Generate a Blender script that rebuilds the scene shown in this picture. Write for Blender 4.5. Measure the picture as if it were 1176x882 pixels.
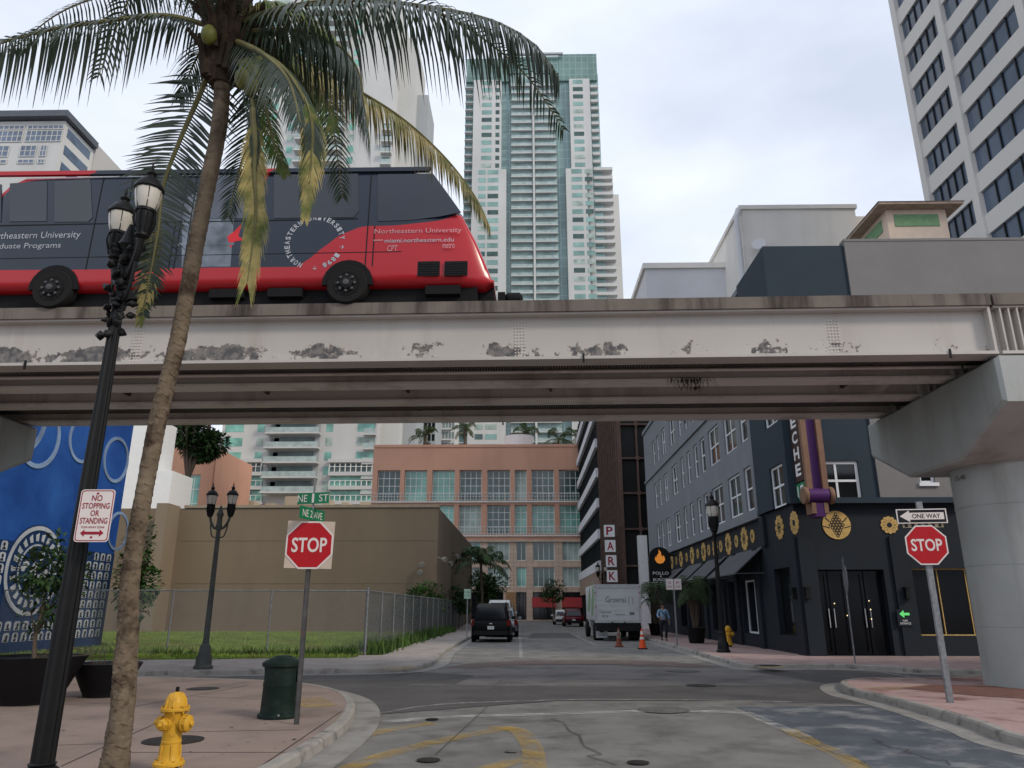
import bpy, math, random
from mathutils import Vector, Matrix
R = math.radians
scn = bpy.context.scene
for o in list(bpy.data.objects): bpy.data.objects.remove(o)
COL = scn.collection
# ---------------------------------------------------------------- camera
PITCH, YAW, EYE, FPX = R(16.85), R(1.09), 1.6, 852.0
cam = bpy.data.cameras.new('camera'); cam_o = bpy.data.objects.new('camera', cam); COL.objects.link(cam_o)
cam.sensor_width = 36; cam.lens = FPX/1176*36; cam.clip_start = .05; cam.clip_end = 3000
cam_o.location = (0, 0, EYE); cam_o.rotation_euler = (R(90)+PITCH, 0, YAW)
scn.camera = cam_o
# ---------------------------------------------------------------- sky, sun, exposure
SUN_EL, SUN_AZ = R(36), R(126)          # azimuth clockwise from the street direction: behind, to the right
w = bpy.data.worlds.new("World"); scn.world = w; w.use_nodes = True
nt = w.node_tree; nt.nodes.clear(); N = nt.nodes.new; L = nt.links.new
out = N('ShaderNodeOutputWorld'); bg = N('ShaderNodeBackground'); bg.inputs[1].default_value = .1
sky = N('ShaderNodeTexSky'); sky.sky_type = 'NISHITA'; sky.sun_disc = False
sky.sun_elevation = SUN_EL; sky.sun_rotation = SUN_AZ; sky.dust_density = 2.0
tc = N('ShaderNodeTexCoord'); mp = N('ShaderNodeMapping'); mp.inputs['Scale'].default_value = (1, 1, 2.2)
nz = N('ShaderNodeTexNoise'); nz.inputs['Scale'].default_value = 2.3; nz.inputs['Detail'].default_value = 7; nz.inputs['Roughness'].default_value = .5
cr = N('ShaderNodeValToRGB'); e = cr.color_ramp.elements
e[0].position = .32; e[0].color = (5.6, 6.2, 7.5, 1); e[1].position = .68; e[1].color = (8.3, 8.8, 9.7, 1)
nz2 = N('ShaderNodeTexNoise'); nz2.inputs['Scale'].default_value = 1.3; nz2.inputs['Detail'].default_value = 4
cr2 = N('ShaderNodeValToRGB'); cr2.color_ramp.elements[0].position = .25; cr2.color_ramp.elements[0].color = (.86,)*3+(1,); cr2.color_ramp.elements[1].position = .5
mx = N('ShaderNodeMix'); mx.data_type = 'RGBA'
L(tc.outputs['Generated'], mp.inputs[0]); L(mp.outputs[0], nz.inputs[0]); L(mp.outputs[0], nz2.inputs[0])
L(nz.outputs[0], cr.inputs[0]); L(nz2.outputs[0], cr2.inputs[0])
L(cr2.outputs[0], mx.inputs[0]); L(sky.outputs[0], mx.inputs[6]); L(cr.outputs[0], mx.inputs[7])
L(mx.outputs[2], bg.inputs[0]); L(bg.outputs[0], out.inputs[0])
sl = bpy.data.lights.new('sun', 'SUN'); so = bpy.data.objects.new('sun', sl); COL.objects.link(so)
sl.energy = 1.5; sl.angle = R(10); sl.color = (1, .89, .73)
sd = Vector((math.sin(SUN_AZ)*math.cos(SUN_EL), math.cos(SUN_AZ)*math.cos(SUN_EL), math.sin(SUN_EL)))
so.rotation_euler = sd.to_track_quat('Z', 'Y').to_euler()
vs = scn.view_settings; vs.view_transform = 'Standard'; vs.look = 'None'; vs.gamma = 1; vs.exposure = .27; vs.use_curve_mapping = False

# ---------------------------------------------------------------- helpers
def at(x, y, X=None, Y=None, Z=None):
    """world point seen in direction (x, y) of the 1176x882 photo, on the plane X, Y or Z"""
    fw = (-math.sin(YAW)*math.cos(PITCH), math.cos(YAW)*math.cos(PITCH), math.sin(PITCH))
    rt = (math.cos(YAW), math.sin(YAW), 0)
    up = (math.sin(YAW)*math.sin(PITCH), -math.cos(YAW)*math.sin(PITCH), math.cos(PITCH))
    a = (x-588)/FPX; b = -(y-441)/FPX
    d = [fw[i]+a*rt[i]+b*up[i] for i in range(3)]
    t = (Z-EYE)/d[2] if Z is not None else (Y/d[1] if Y is not None else X/d[0])
    return Vector((t*d[0], t*d[1], EYE+t*d[2]))
OFF = {}
def tag(o, label=None, cat=None, group=None, kind=None):
    if label: o['label'] = label
    if cat: o['category'] = cat
    if group: o['group'] = group
    if kind: o['kind'] = kind
    return o
def thing(name, label, cat, loc=(0,0,0), rz=0, group=None, world=True):
    o = bpy.data.objects.new(name, None); COL.objects.link(o); o.empty_display_size = .2
    o.location = loc; o.rotation_euler = (0, 0, rz); tag(o, label, cat, group)
    OFF[o.name] = Vector(loc) if world else Vector((0,0,0))
    return o
def copy_tree(o, parent=None, label=None):
    c = o.copy(); COL.objects.link(c)
    if parent is not None: c.parent = parent
    OFF[c.name] = OFF.get(o.name, Vector((0,0,0)))
    for ch in list(o.children): copy_tree(ch, c)
    if label: c['label'] = label
    return c
class Frame:
    def __init__(s, O, U, Nn):
        s.O = Vector(O); s.U = Vector(U).normalized(); s.N = Vector(Nn).normalized()
    def p(s, u, v, w=0): return s.O+s.U*u+Vector((0,0,v))+s.N*w
class MB:
    def __init__(s): s.v = []; s.f = []; s.m = []; s.mi = 0
    def pt(s, p): s.v.append(tuple(p)); return len(s.v)-1
    def face(s, ids): s.f.append(tuple(ids)); s.m.append(s.mi)
    def poly(s, pts): s.face([s.pt(p) for p in pts]); return s
    def hexa(s, P):   # 8 points, bottom 4 then top 4
        i = [s.pt(p) for p in P]
        for q in ((3,2,1,0),(4,5,6,7),(0,1,5,4),(1,2,6,5),(2,3,7,6),(3,0,4,7)): s.face([i[k] for k in q])
        return s
    def b(s, x0,x1,y0,y1,z0,z1):
        s.hexa([(x0,y0,z0),(x1,y0,z0),(x1,y1,z0),(x0,y1,z0),(x0,y0,z1),(x1,y0,z1),(x1,y1,z1),(x0,y1,z1)]); return s
    def fb(s, F, u0,u1,v0,v1,w0,w1):
        s.hexa([F.p(u0,v0,w1),F.p(u1,v0,w1),F.p(u1,v0,w0),F.p(u0,v0,w0),F.p(u0,v1,w1),F.p(u1,v1,w1),F.p(u1,v1,w0),F.p(u0,v1,w0)]); return s
    def fprism(s, F, pts, w0, w1):
        a = [s.pt(F.p(u,v,w1)) for u,v in pts]; c = [s.pt(F.p(u,v,w0)) for u,v in pts]; n = len(pts)
        s.face(a); s.face(c[::-1])
        for i in range(n): s.face((a[i], c[i], c[(i+1)%n], a[(i+1)%n]))
        return s
    def prism(s, pts, z0, z1):
        a = [s.pt((x,y,z0)) for x,y in pts]; c = [s.pt((x,y,z1)) for x,y in pts]; n = len(pts)
        s.face(c); s.face(a[::-1])
        for i in range(n): s.face((a[i], a[(i+1)%n], c[(i+1)%n], c[i]))
        return s
    def path(s, P, rad, n=8, cap=True, ref=None):
        P = [Vector(p) for p in P]; rings = []
        if not hasattr(rad, '__len__'): rad = [rad]*len(P)
        a = None
        for i, p in enumerate(P):
            t = (P[min(i+1, len(P)-1)]-P[max(i-1, 0)]).normalized()
            if a is None: a = t.cross(Vector((0,0,1)) if abs(t.z) < .9 else Vector((1,0,0))).normalized()
            a = (a-t*a.dot(t)).normalized(); c = t.cross(a)
            rings.append([s.pt(p+(a*math.cos(2*math.pi*k/n)+c*math.sin(2*math.pi*k/n))*rad[i]) for k in range(n)])
        for i in range(len(rings)-1):
            for k in range(n): s.face((rings[i][k], rings[i][(k+1)%n], rings[i+1][(k+1)%n], rings[i+1][k]))
        if cap: s.face(rings[0][::-1]); s.face(rings[-1])
        return s
    def tube(s, a, c, r0, r1=None, n=8): return s.path([a, c], [r0, r0 if r1 is None else r1], n)
    def lathe(s, prof, c=(0,0,0), n=20, axis=None, flute=0):
        c = Vector(c); ax = Vector(axis).normalized() if axis is not None else Vector((0,0,1))
        a = ax.orthogonal().normalized() if axis is not None else Vector((1,0,0)); bb = ax.cross(a); rings = []
        for r, z in prof:
            rings.append([s.pt(c+ax*z+(a*math.cos(2*math.pi*k/n)+bb*math.sin(2*math.pi*k/n))*max(r, .0005)*(1-flute*(k%2))) for k in range(n)])
        for i in range(len(rings)-1):
            for k in range(n): s.face((rings[i][k], rings[i][(k+1)%n], rings[i+1][(k+1)%n], rings[i+1][k]))
        s.face(rings[0][::-1]); s.face(rings[-1]); return s
    def loft(s, secs, cap=True):
        rings = [[s.pt(p) for p in sec] for sec in secs]; n = len(rings[0])
        for i in range(len(rings)-1):
            for k in range(n): s.face((rings[i][k], rings[i][(k+1)%n], rings[i+1][(k+1)%n], rings[i+1][k]))
        if cap: s.face(rings[0][::-1]); s.face(rings[-1])
        return s
    def build(s, name, mats, parent=None, smooth=None, off=None):
        me = bpy.data.meshes.new(name)
        o0 = off if off is not None else (OFF.get(parent.name, Vector((0,0,0))) if parent else Vector((0,0,0)))
        me.from_pydata([(v[0]-o0[0], v[1]-o0[1], v[2]-o0[2]) for v in s.v], [], s.f)
        if not isinstance(mats, (list, tuple)): mats = [mats]
        for m in mats: me.materials.append(m)
        if len(mats) > 1: me.polygons.foreach_set('material_index', s.m)
        if smooth:
            me.polygons.foreach_set('use_smooth', [True]*len(me.polygons))
            me.set_sharp_from_angle(angle=R(smooth))
        me.update(); o = bpy.data.objects.new(name, me); COL.objects.link(o)
        if parent: o.parent = parent; OFF[o.name] = o0
        return o
def rr(hx, z0, z1, r, n=4, cx=0, tap=0):
    """rounded rectangle (x, z) outline; tap narrows the top"""
    P = []
    for (sx, sz, a0) in ((1,-1,-90),(1,1,0),(-1,1,90),(-1,-1,180)):
        for k in range(n+1):
            a = R(a0+90*k/n); x = sx*(hx-r)+r*math.cos(a); z = (z0+r if sz < 0 else z1-r)+r*math.sin(a)
            P.append((cx+x*(1-tap*max(0, (z-z0)/(z1-z0))), z))
    return P
def catmull(P, n=6):
    P = [Vector(p) for p in P]; out = []
    for i in range(len(P)-1):
        p0, p1, p2, p3 = P[max(i-1,0)], P[i], P[i+1], P[min(i+2,len(P)-1)]
        for k in range(n):
            t = k/n
            out.append(.5*((2*p1)+(p2-p0)*t+(2*p0-5*p1+4*p2-p3)*t*t+(3*p1-p0-3*p2+p3)*t**3))
    out.append(P[-1]); return out
# ---------------------------------------------------------------- materials
MATS = {}
def mat(name, col, rough=.7, metal=0, var=.12, scale=3, bump=0, bscale=40, dirt=None, dscale=1.2, dlo=.52, dhi=.66, spec=.22, emit=0, streak=0):
    if name in MATS: return MATS[name]
    m = bpy.data.materials.new(name); m.use_nodes = True; MATS[name] = m
    nt = m.node_tree; b = nt.nodes['Principled BSDF']; N = nt.nodes.new; L = nt.links.new
    b.inputs['Roughness'].default_value = rough; b.inputs['Metallic'].default_value = metal; b.inputs['Specular IOR Level'].default_value = spec
    tc = N('ShaderNodeTexCoord'); vec = tc.outputs['Object']
    n1 = N('ShaderNodeTexNoise'); n1.inputs['Scale'].default_value = scale; n1.inputs['Detail'].default_value = 6; L(vec, n1.inputs[0])
    r1 = N('ShaderNodeMapRange'); r1.inputs[1].default_value = .3; r1.inputs[2].default_value = .7
    r1.inputs[3].default_value = 1-var; r1.inputs[4].default_value = 1+var; L(n1.outputs[0], r1.inputs[0])
    v = N('ShaderNodeVectorMath'); v.operation = 'SCALE'; v.inputs[0].default_value = col; L(r1.outputs[0], v.inputs['Scale'])
    c = v.outputs[0]
    if dirt:
        mp = N('ShaderNodeMapping'); mp.inputs['Scale'].default_value = (1, 1, .12 if streak else 1); L(vec, mp.inputs[0])
        n2 = N('ShaderNodeTexNoise'); n2.inputs['Scale'].default_value = dscale; n2.inputs['Detail'].default_value = 9; n2.inputs['Roughness'].default_value = .65; L(mp.outputs[0], n2.inputs[0])
        r2 = N('ShaderNodeMapRange'); r2.inputs[1].default_value = dlo; r2.inputs[2].default_value = dhi; L(n2.outputs[0], r2.inputs[0])
        mx = N('ShaderNodeMix'); mx.data_type = 'RGBA'; L(r2.outputs[0], mx.inputs[0]); L(c, mx.inputs[6]); mx.inputs[7].default_value = (*dirt, 1); c = mx.outputs[2]
    L(c, b.inputs['Base Color'])
    if emit:
        b.inputs['Emission Color'].default_value = (*col, 1); b.inputs['Emission Strength'].default_value = emit
    if bump:
        n3 = N('ShaderNodeTexNoise'); n3.inputs['Scale'].default_value = bscale; n3.inputs['Detail'].default_value = 5; L(vec, n3.inputs[0])
        bp = N('ShaderNodeBump'); bp.inputs['Strength'].default_value = bump; bp.inputs['Distance'].default_value = .02; L(n3.outputs[0], bp.inputs['Height']); L(bp.outputs[0], b.inputs['Normal'])
    return m
def glass(name, col, rough=.08, var=.35, scale=.35, spec=.8):
    return mat(name, col, rough, 0, var, scale, spec=spec)
def see_through(m, amount=None, scale=None, lo=.45, hi=.55, wires=None):
    """mix a material with transparency: flat amount, worn paint by noise, or woven wire"""
    nt = m.node_tree; N = nt.nodes.new; L = nt.links.new; b = nt.nodes['Principled BSDF']; out = nt.nodes['Material Output']
    t = N('ShaderNodeBsdfTransparent'); mx = N('ShaderNodeMixShader'); tc = N('ShaderNodeTexCoord')
    L(t.outputs[0], mx.inputs[1]); L(b.outputs[0], mx.inputs[2]); L(mx.outputs[0], out.inputs[0])
    if wires:
        outs = []
        for s in (1, -1):
            sp = N('ShaderNodeSeparateXYZ'); L(tc.outputs['Object'], sp.inputs[0])
            h = N('ShaderNodeMath'); h.operation = 'ADD'; L(sp.outputs[0], h.inputs[0]); L(sp.outputs[1], h.inputs[1])
            a = N('ShaderNodeMath'); a.operation = 'MULTIPLY_ADD'; L(sp.outputs[2], a.inputs[0]); a.inputs[1].default_value = s; L(h.outputs[0], a.inputs[2])
            q = N('ShaderNodeMath'); q.operation = 'MULTIPLY'; L(a.outputs[0], q.inputs[0]); q.inputs[1].default_value = 14
            f = N('ShaderNodeMath'); f.operation = 'FRACT'; L(q.outputs[0], f.inputs[0])
            g = N('ShaderNodeMath'); g.operation = 'LESS_THAN'; L(f.outputs[0], g.inputs[0]); g.inputs[1].default_value = wires; outs.append(g.outputs[0])
        mm = N('ShaderNodeMath'); mm.operation = 'MAXIMUM'; L(outs[0], mm.inputs[0]); L(outs[1], mm.inputs[1]); L(mm.outputs[0], mx.inputs[0])
    elif scale:
        n = N('ShaderNodeTexNoise'); n.inputs['Scale'].default_value = scale; n.inputs['Detail'].default_value = 10; n.inputs['Roughness'].default_value = .7
        r = N('ShaderNodeMapRange'); r.inputs[1].default_value = lo; r.inputs[2].default_value = hi; r.inputs[4].default_value = amount or 1
        L(tc.outputs['Object'], n.inputs[0]); L(n.outputs[0], r.inputs[0]); L(r.outputs[0], mx.inputs[0])
    else: mx.inputs[0].default_value = amount
    return m
black = mat('black_metal', (.006,.0065,.007), .5, 0, .2, 8)
galv = mat('galvanised_steel', (.22,.23,.24), .5, .6, .25, 12)
rubber = mat('tyre_rubber', (.012,.012,.012), .85)
chrome = mat('brushed_metal', (.5,.5,.5), .3, .9)
white_paint = mat('white_paint', (.75,.75,.74), .5, var=.05)
white_frame = mat('white_window_frame', (.7,.72,.74), .5, var=.04)
shop_glass = glass('dim_shop_glass', (.006,.007,.009), .15, spec=.12)
gold = mat('gold_paint', (.56,.37,.13), .55, .0, .2, 8)
dark_glass = glass('dark_window_glass', (.008,.01,.012), spec=.5)
teal_glass = glass('teal_window_glass', (.17,.42,.34), .12, .6, .25)
curtain = mat('pale_curtained_window', (.34,.42,.38), .4, var=.35, scale=.5)
teal_dark = glass('deep_teal_glass', (.03,.075,.065), .1, .6, .3)
blue_glass = glass('blue_grey_glass', (.09,.13,.2), .12, .3)
TEXTC = {}
def text(body, F, u, v, width, height, m, parent, name='lettering', w=.004, thick=.002, bold=0, off=None, shear=0):
    cu = bpy.data.curves.new('t', 'FONT'); cu.body = body; cu.align_x = 'CENTER'; cu.offset = bold; cu.resolution_u = 3; cu.space_line = .9; cu.shear = shear
    o = bpy.data.objects.new('t', cu); COL.objects.link(o)
    dg = bpy.context.evaluated_depsgraph_get(); me = bpy.data.meshes.new_from_object(o.evaluated_get(dg))
    bpy.data.objects.remove(o)
    xs = [q.co.x for q in me.vertices]; ys = [q.co.y for q in me.vertices]
    cx, cy = (max(xs)+min(xs))/2, (max(ys)+min(ys))/2; sx = width/(max(xs)-min(xs)); sy = height/(max(ys)-min(ys)) if height else sx
    mb = MB(); mb.v = [tuple(F.p(u+(q.co.x-cx)*sx, v+(q.co.y-cy)*sy, w)) for q in me.vertices]
    mb.f = [tuple(p.vertices) for p in me.polygons]; mb.m = [0]*len(mb.f); bpy.data.meshes.remove(me)
    return mb.build(name, m, parent, off=off)
def circle(cx, cz, r, n=24, sx=1): return [(cx+sx*r*math.cos(2*math.pi*k/n), cz+r*math.sin(2*math.pi*k/n)) for k in range(n)]
def facade(mb, F, u0, u1, v0, v1, holes, depth=.2, thick=0):
    """wall plane with real openings and reveals"""
    us = sorted({u0, u1, *[h[0] for h in holes], *[h[1] for h in holes]}); vs = sorted({v0, v1, *[h[2] for h in holes], *[h[3] for h in holes]})
    us = [x for x in us if u0 <= x <= u1]; vs = [x for x in vs if v0 <= x <= v1]
    for i in range(len(us)-1):
        run = None
        for j in range(len(vs)):
            solid = False
            if j < len(vs)-1:
                cu, cv = (us[i]+us[i+1])/2, (vs[j]+vs[j+1])/2
                solid = not any(h[0] < cu < h[1] and h[2] < cv < h[3] for h in holes)
            if solid and run is None: run = vs[j]
            if not solid and run is not None:
                mb.poly([F.p(us[i],run), F.p(us[i+1],run), F.p(us[i+1],vs[j]), F.p(us[i],vs[j])]); run = None
    for (a, c, d, e) in holes:
        for (p, q) in (((a,d),(c,d)),((c,d),(c,e)),((c,e),(a,e)),((a,e),(a,d))):
            mb.poly([F.p(*p), F.p(*p, -depth), F.p(*q, -depth), F.p(*q)])
def window(F, u0, u1, v0, v1, parent, depth=.15, fm=None, gm=None, nu=2, nv=2, fw=.06, name='window', sill=False):
    fm = fm or white_frame; gm = gm or dark_glass; mb = MB(); d = -depth
    mb.fb(F, u0, u0+fw, v0, v1, d, d+.05); mb.fb(F, u1-fw, u1, v0, v1, d, d+.05)
    mb.fb(F, u0+fw, u1-fw, v0, v0+fw, d, d+.05); mb.fb(F, u0+fw, u1-fw, v1-fw, v1, d, d+.05)
    for k in range(1, nu): x = u0+(u1-u0)*k/nu; mb.fb(F, x-fw*.4, x+fw*.4, v0+fw, v1-fw, d, d+.04)
    for k in range(1, nv): z = v0+(v1-v0)*k/nv; mb.fb(F, u0+fw, u1-fw, z-fw*.4, z+fw*.4, d, d+.045)
    if sill: mb.fb(F, u0-.08, u1+.08, v0-.12, v0-.002, -.05, .08)
    o = mb.build(name, fm, parent)
    MB().fb(F, u0+fw*.5, u1-fw*.5, v0+fw*.5, v1-fw*.5, d-.02, d+.01).build('pane', gm, o)
    return o
def many(name, F, rects, m, parent, w0=-.05, w1=.03, limit=100):
    """the first `limit` rectangles as parts, the rest as one stuff part"""
    for r in rects[:limit]: MB().fb(F, r[0], r[1], r[2], r[3], *(r[4:6] if len(r) > 5 else (w0, w1))).build(name, m[r[6]] if len(r) > 6 else m, parent)
    if len(rects) > limit:
        mb = MB()
        for r in rects[limit:]:
            mb.mi = r[6] if len(r) > 6 else 0; mb.fb(F, r[0], r[1], r[2], r[3], *(r[4:6] if len(r) > 5 else (w0, w1)))
        mb.build(name, m, parent)['kind'] = 'stuff'
def struct(name, mb, m, smooth=None): o = mb.build(name, m, None, smooth); o['kind'] = 'structure'; return o
# ================================================================ SETTING
road_m = mat('worn_concrete_road', (.185,.178,.166), .85, var=.18, scale=.9, bump=.35, bscale=90, dirt=(.105,.1,.095), dscale=1.3, dlo=.47, dhi=.68)
asph_m = mat('dark_asphalt', (.095,.09,.09), .85, var=.18, scale=.8, bump=.5, bscale=110, dirt=(.12,.115,.11), dscale=1.7, dlo=.5, dhi=.8)
asph2_m = mat('faded_asphalt', (.18,.168,.16), .85, var=.16, scale=1.0, bump=.4, bscale=110, dirt=(.09,.085,.085), dscale=.7, dlo=.48, dhi=.7)
blue_m = mat('sealed_bluish_asphalt', (.085,.095,.11), .6, var=.2, scale=1.5, bump=.4, bscale=80, dirt=(.3,.3,.3), dscale=1.1, dlo=.5, dhi=.72)
brick_m = mat('brick_coloured_crossing', (.13,.095,.085), .85, var=.15, scale=2, bump=.3, dirt=(.17,.15,.14), dscale=2.5, dlo=.5, dhi=.7)
walk_m = mat('pinkish_concrete_walk', (.27,.205,.175), .85, var=.1, scale=2.2, bump=.2, bscale=120, dirt=(.15,.12,.105), dscale=1.1, dlo=.46, dhi=.72)
pink_m = mat('pink_concrete_walk', (.33,.24,.225), .85, var=.1, scale=2, bump=.2, dirt=(.22,.14,.13), dscale=1.3, dlo=.5, dhi=.75)
brown_m = mat('red_brown_pavers', (.17,.085,.07), .85, var=.2, scale=5, bump=.3)
kerb_m = mat('kerb_concrete', (.3,.28,.255), .85, var=.12, scale=4, bump=.4, bscale=60, dirt=(.08,.075,.07), dscale=2.2, dlo=.52, dhi=.68)
gut_m = mat('gutter_concrete', (.26,.25,.235), .85, var=.12, scale=3, bump=.3, dirt=(.15,.14,.13), dscale=1.6, dlo=.48, dhi=.7)
soil_m = mat('ground_concrete', (.2,.19,.175), .9, var=.15, scale=.3)
lawn_m = mat('lawn_soil_green', (.1,.16,.03), .95, var=.25, scale=.6, dirt=(.15,.13,.07), dscale=.45, dlo=.5, dhi=.66)
def W(px, z=0): return [at(x, y, Z=z).xy.to_tuple() for x, y in px]
mb = MB(); mb.b(-700, 700, -120, 1500, -1, -.03); struct('ground', mb, soil_m)
def sheet(name, pts, z, m): mb = MB(); mb.poly([(x, y, z) for x, y in pts]); return struct(name, mb, m)
sheet('main_road', [(-4,-12),(8,-12),(8,110),(-4,110)], 0, road_m)
sheet('cross_road', [(-60,13.5),(-3,16.5),(0,17.3),(4,17.5),(60,13),(60,22.6),(-60,23.6)], .004, asph2_m)
sheet('back_road', [(-60,90),(60,90),(60,106.4),(-60,106.4)], .003, road_m)
sheet('dark_asphalt_lane', W([(150,786),(390,768),(500,773),(545,776),(520,787),(700,789),(960,786),(1006,810),(860,805),(640,805),(430,821),(395,801)]), .008, asph_m)
sheet('dark_asphalt_turn', W([(838,767),(960,769.5),(1105,777),(1105,784),(985,786),(960,787)]), .0075, asph_m)
sheet('brick_crossing', W([(512,767),(540,762),(600,758.5),(700,758),(770,760),(832,766.5),(790,767),(700,763.5),(600,764),(545,768)]), .009, brick_m)
sheet('bluish_asphalt_patch', W([(846,812),(1010,811),(1062,824),(1120,842),(1190,868)])+[(6.5,4),(4.2,4)]+W([(1005,884),(925,852),(880,828)]), .006, blue_m)
sheet('asphalt_patch', W([(612,727),(655,727),(664,733),(606,733)]), .006, asph_m)
yel = see_through(mat('worn_yellow_paint', (.52,.33,.06), .7, var=.2, scale=6), .62, 2.6, .36, .72)
wht = see_through(mat('worn_white_paint', (.62,.62,.6), .7, var=.1), .55, 3.0, .36, .7)
def strip(name, px, hw, m, z=.011):
    P = catmull([(*q, z) for q in W(px)], 6); mb = MB(); Lp = []; Rp = []
    for i, p in enumerate(P):
        t = (P[min(i+1,len(P)-1)]-P[max(i-1,0)]); n = Vector((-t.y, t.x, 0)).normalized()*hw; Lp.append(mb.pt(p+n)); Rp.append(mb.pt(p-n))
    for i in range(len(P)-1): mb.face((Rp[i], Rp[i+1], Lp[i+1], Lp[i]))
    return struct(name, mb, m)
strip('yellow_marking', [(365,900),(430,872),(500,853),(560,841),(592,836)], .13, yel)
strip('yellow_marking', [(560,837),(590,838),(606,851),(613,868),(614,900)], .13, yel, .0125)
strip('yellow_marking', [(540,890),(570,881),(611,870)], .12, yel)
strip('yellow_marking', [(418,846),(450,838),(498,831)], .13, yel)
strip('yellow_marking', [(905,838),(930,852),(965,868),(1010,900)], .12, yel)
strip('stop_line', [(430,821),(500,810),(600,805.5),(700,804),(860,805.5),(1004,810)], .05, wht)
strip('stop_bar', [(440,830),(520,824),(620,821),(760,817),(850,819)], .14, wht)
strip('stop_bar', [(850,816),(880,829),(925,847)], .1, wht, .0125)
strip('lane_line', [(470,786.5),(560,786.5),(720,786),(800,787)], .03, wht)
strip('lane_line', [(598.5,756),(597.5,735),(597,718)], .07, wht)
strip('lane_line', [(655,727.5),(685,741.5)], .07, wht)
strip('parking_line', [(500,755),(512,746),(526,735),(540,725)], .07, wht, .012)
strip('parking_line', [(700,744.5),(760,750),(815,759)], .06, wht)
strip('parking_line', [(745,741),(790,749)], .06, wht)
strip('lane_line', [(1000,770.5),(1050,778),(1112,786)], .08, wht)
strip('lane_line', [(1060,772),(1112,777)], .08, wht)
def kerb(px_or_pts, sgn, name, h=.13, gutter=.38, world=False, kw=.16):
    P = px_or_pts if world else W(px_or_pts)
    P = catmull([(*q, 0) for q in P], 5); mb = MB(); g = MB(); rows = []; gr = []; inner = []
    for i, p in enumerate(P):
        t = (P[min(i+1,len(P)-1)]-P[max(i-1,0)]); n = Vector((-t.y, t.x, 0)).normalized()*sgn
        rows.append([mb.pt(p+n*a+Vector((0,0,z))) for a, z in ((0,-.01),(.02,h*.8),(.05,h),(kw,h+.002),(kw,-.01))]); inner.append((p+n*(kw-.01)).xy.to_tuple())
        gr.append([g.pt(p+n*a+Vector((0,0,z))) for a, z in ((.01,.014),(-gutter,.014),(-gutter,0))])
    for i in range(len(P)-1):
        for k in range(4): mb.face((rows[i][k], rows[i+1][k], rows[i+1][k+1], rows[i][k+1])[::sgn])
        for k in range(2): g.face((gr[i][k], gr[i+1][k], gr[i+1][k+1], gr[i][k+1])[::-sgn])
    struct(name, mb, kerb_m, 30); struct('gutter', g, gut_m); return inner
# near left corner
k1 = kerb(W([(150,784),(250,786),(320,789),(365,794),(396,803),(408,815),(404,833),(385,852),(341,882)])+[(-2.55,5),(-2.55,-2),(-2.55,-10)], -1, 'kerb_near_corner', world=True)
k1 = [(-40, 16.2)]+k1
def walk(name, pts, m, z=.128):
    mb = MB(); mb.prism(pts, -.02, z); return struct(name, mb, m)
def ccw(p): return p if sum(p[i][0]*p[(i+1)%len(p)][1]-p[(i+1)%len(p)][0]*p[i][1] for i in range(len(p))) > 0 else p[::-1]
walk('sidewalk_near_corner', ccw(k1+[(-40,-10)]), walk_m)
kerb([(-40,15.9),(-25,16.9),(-14,17.6),W([(150,784)])[0]], -1, 'kerb_side', world=True)
k2 = kerb([(-45,17.7),(-25,18.6)]+W([(60,777.5),(155,777),(300,775),(400,774),(465,772),(492,767),(503,761)])+[(-2.95,27),(-3.1,34),(-3.1,60),(-3.1,95)], 1, 'kerb_far_block', world=True)
walk('sidewalk_far_block', ccw(k2+[(-60,95),(-60,17.5)]), mat('grey_pink_walk', (.32,.28,.255), .85, var=.1, scale=1.5, bump=.2, dirt=(.2,.17,.15), dscale=.9, dlo=.48, dhi=.7), .127)
k3 = kerb([(40,17.6),(20,19.3)]+W([(1100,775),(1030,771),(960,768.5),(900,768.5),(858,768.5),(832,762),(805,754),(758,740)])+[(6.3,45),(6.3,70),(6.3,95)], -1, 'kerb_right_block', world=True)
walk('sidewalk_right_block', ccw(k3+[(60,95),(60,17)]), pink_m, .127)
k4 = kerb([(40,14.6),(20,16.2)]+W([(1180,784),(1066,785),(1000,785),(972,787),(964,791),(976,799),(1010,807),(1061,821),(1120,840),(1176,860)])+[(6.35,7),(6.35,-2),(6.35,-10)], 1, 'kerb_near_right', world=True)
walk('sidewalk_near_right', ccw(k4+[(40,-10)]), mat('pink_slab_walk', (.38,.26,.245), .85, var=.1, scale=2, bump=.2, dirt=(.2,.11,.1), dscale=.7, dlo=.5, dhi=.6), .126)
sheet('paver_patch', W([(1035,790),(1066,786.5),(1130,787.5),(1190,789),(1190,803),(1120,799)], .13), .132, brown_m)
tact = mat('faded_yellow_tactile', (.42,.3,.13), .8, var=.15, scale=8)
see_through(tact, .8, 2.2, .35, .7)
sheet('kerb_ramp', W([(345,801),(372,801),(388,810),(370,813),(345,812)], .13), .133, tact)
sheet('kerb_ramp', W([(430,768),(470,764),(482,766.5),(455,770.5)], .13), .133, tact)
sheet('kerb_ramp', W([(868,766),(890,763.5),(905,766),(880,768)], .13), .133, tact)
sheet('kerb_ramp', W([(985,790),(1035,788),(1070,787),(1020,793)], .13), .133, tact)
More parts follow.
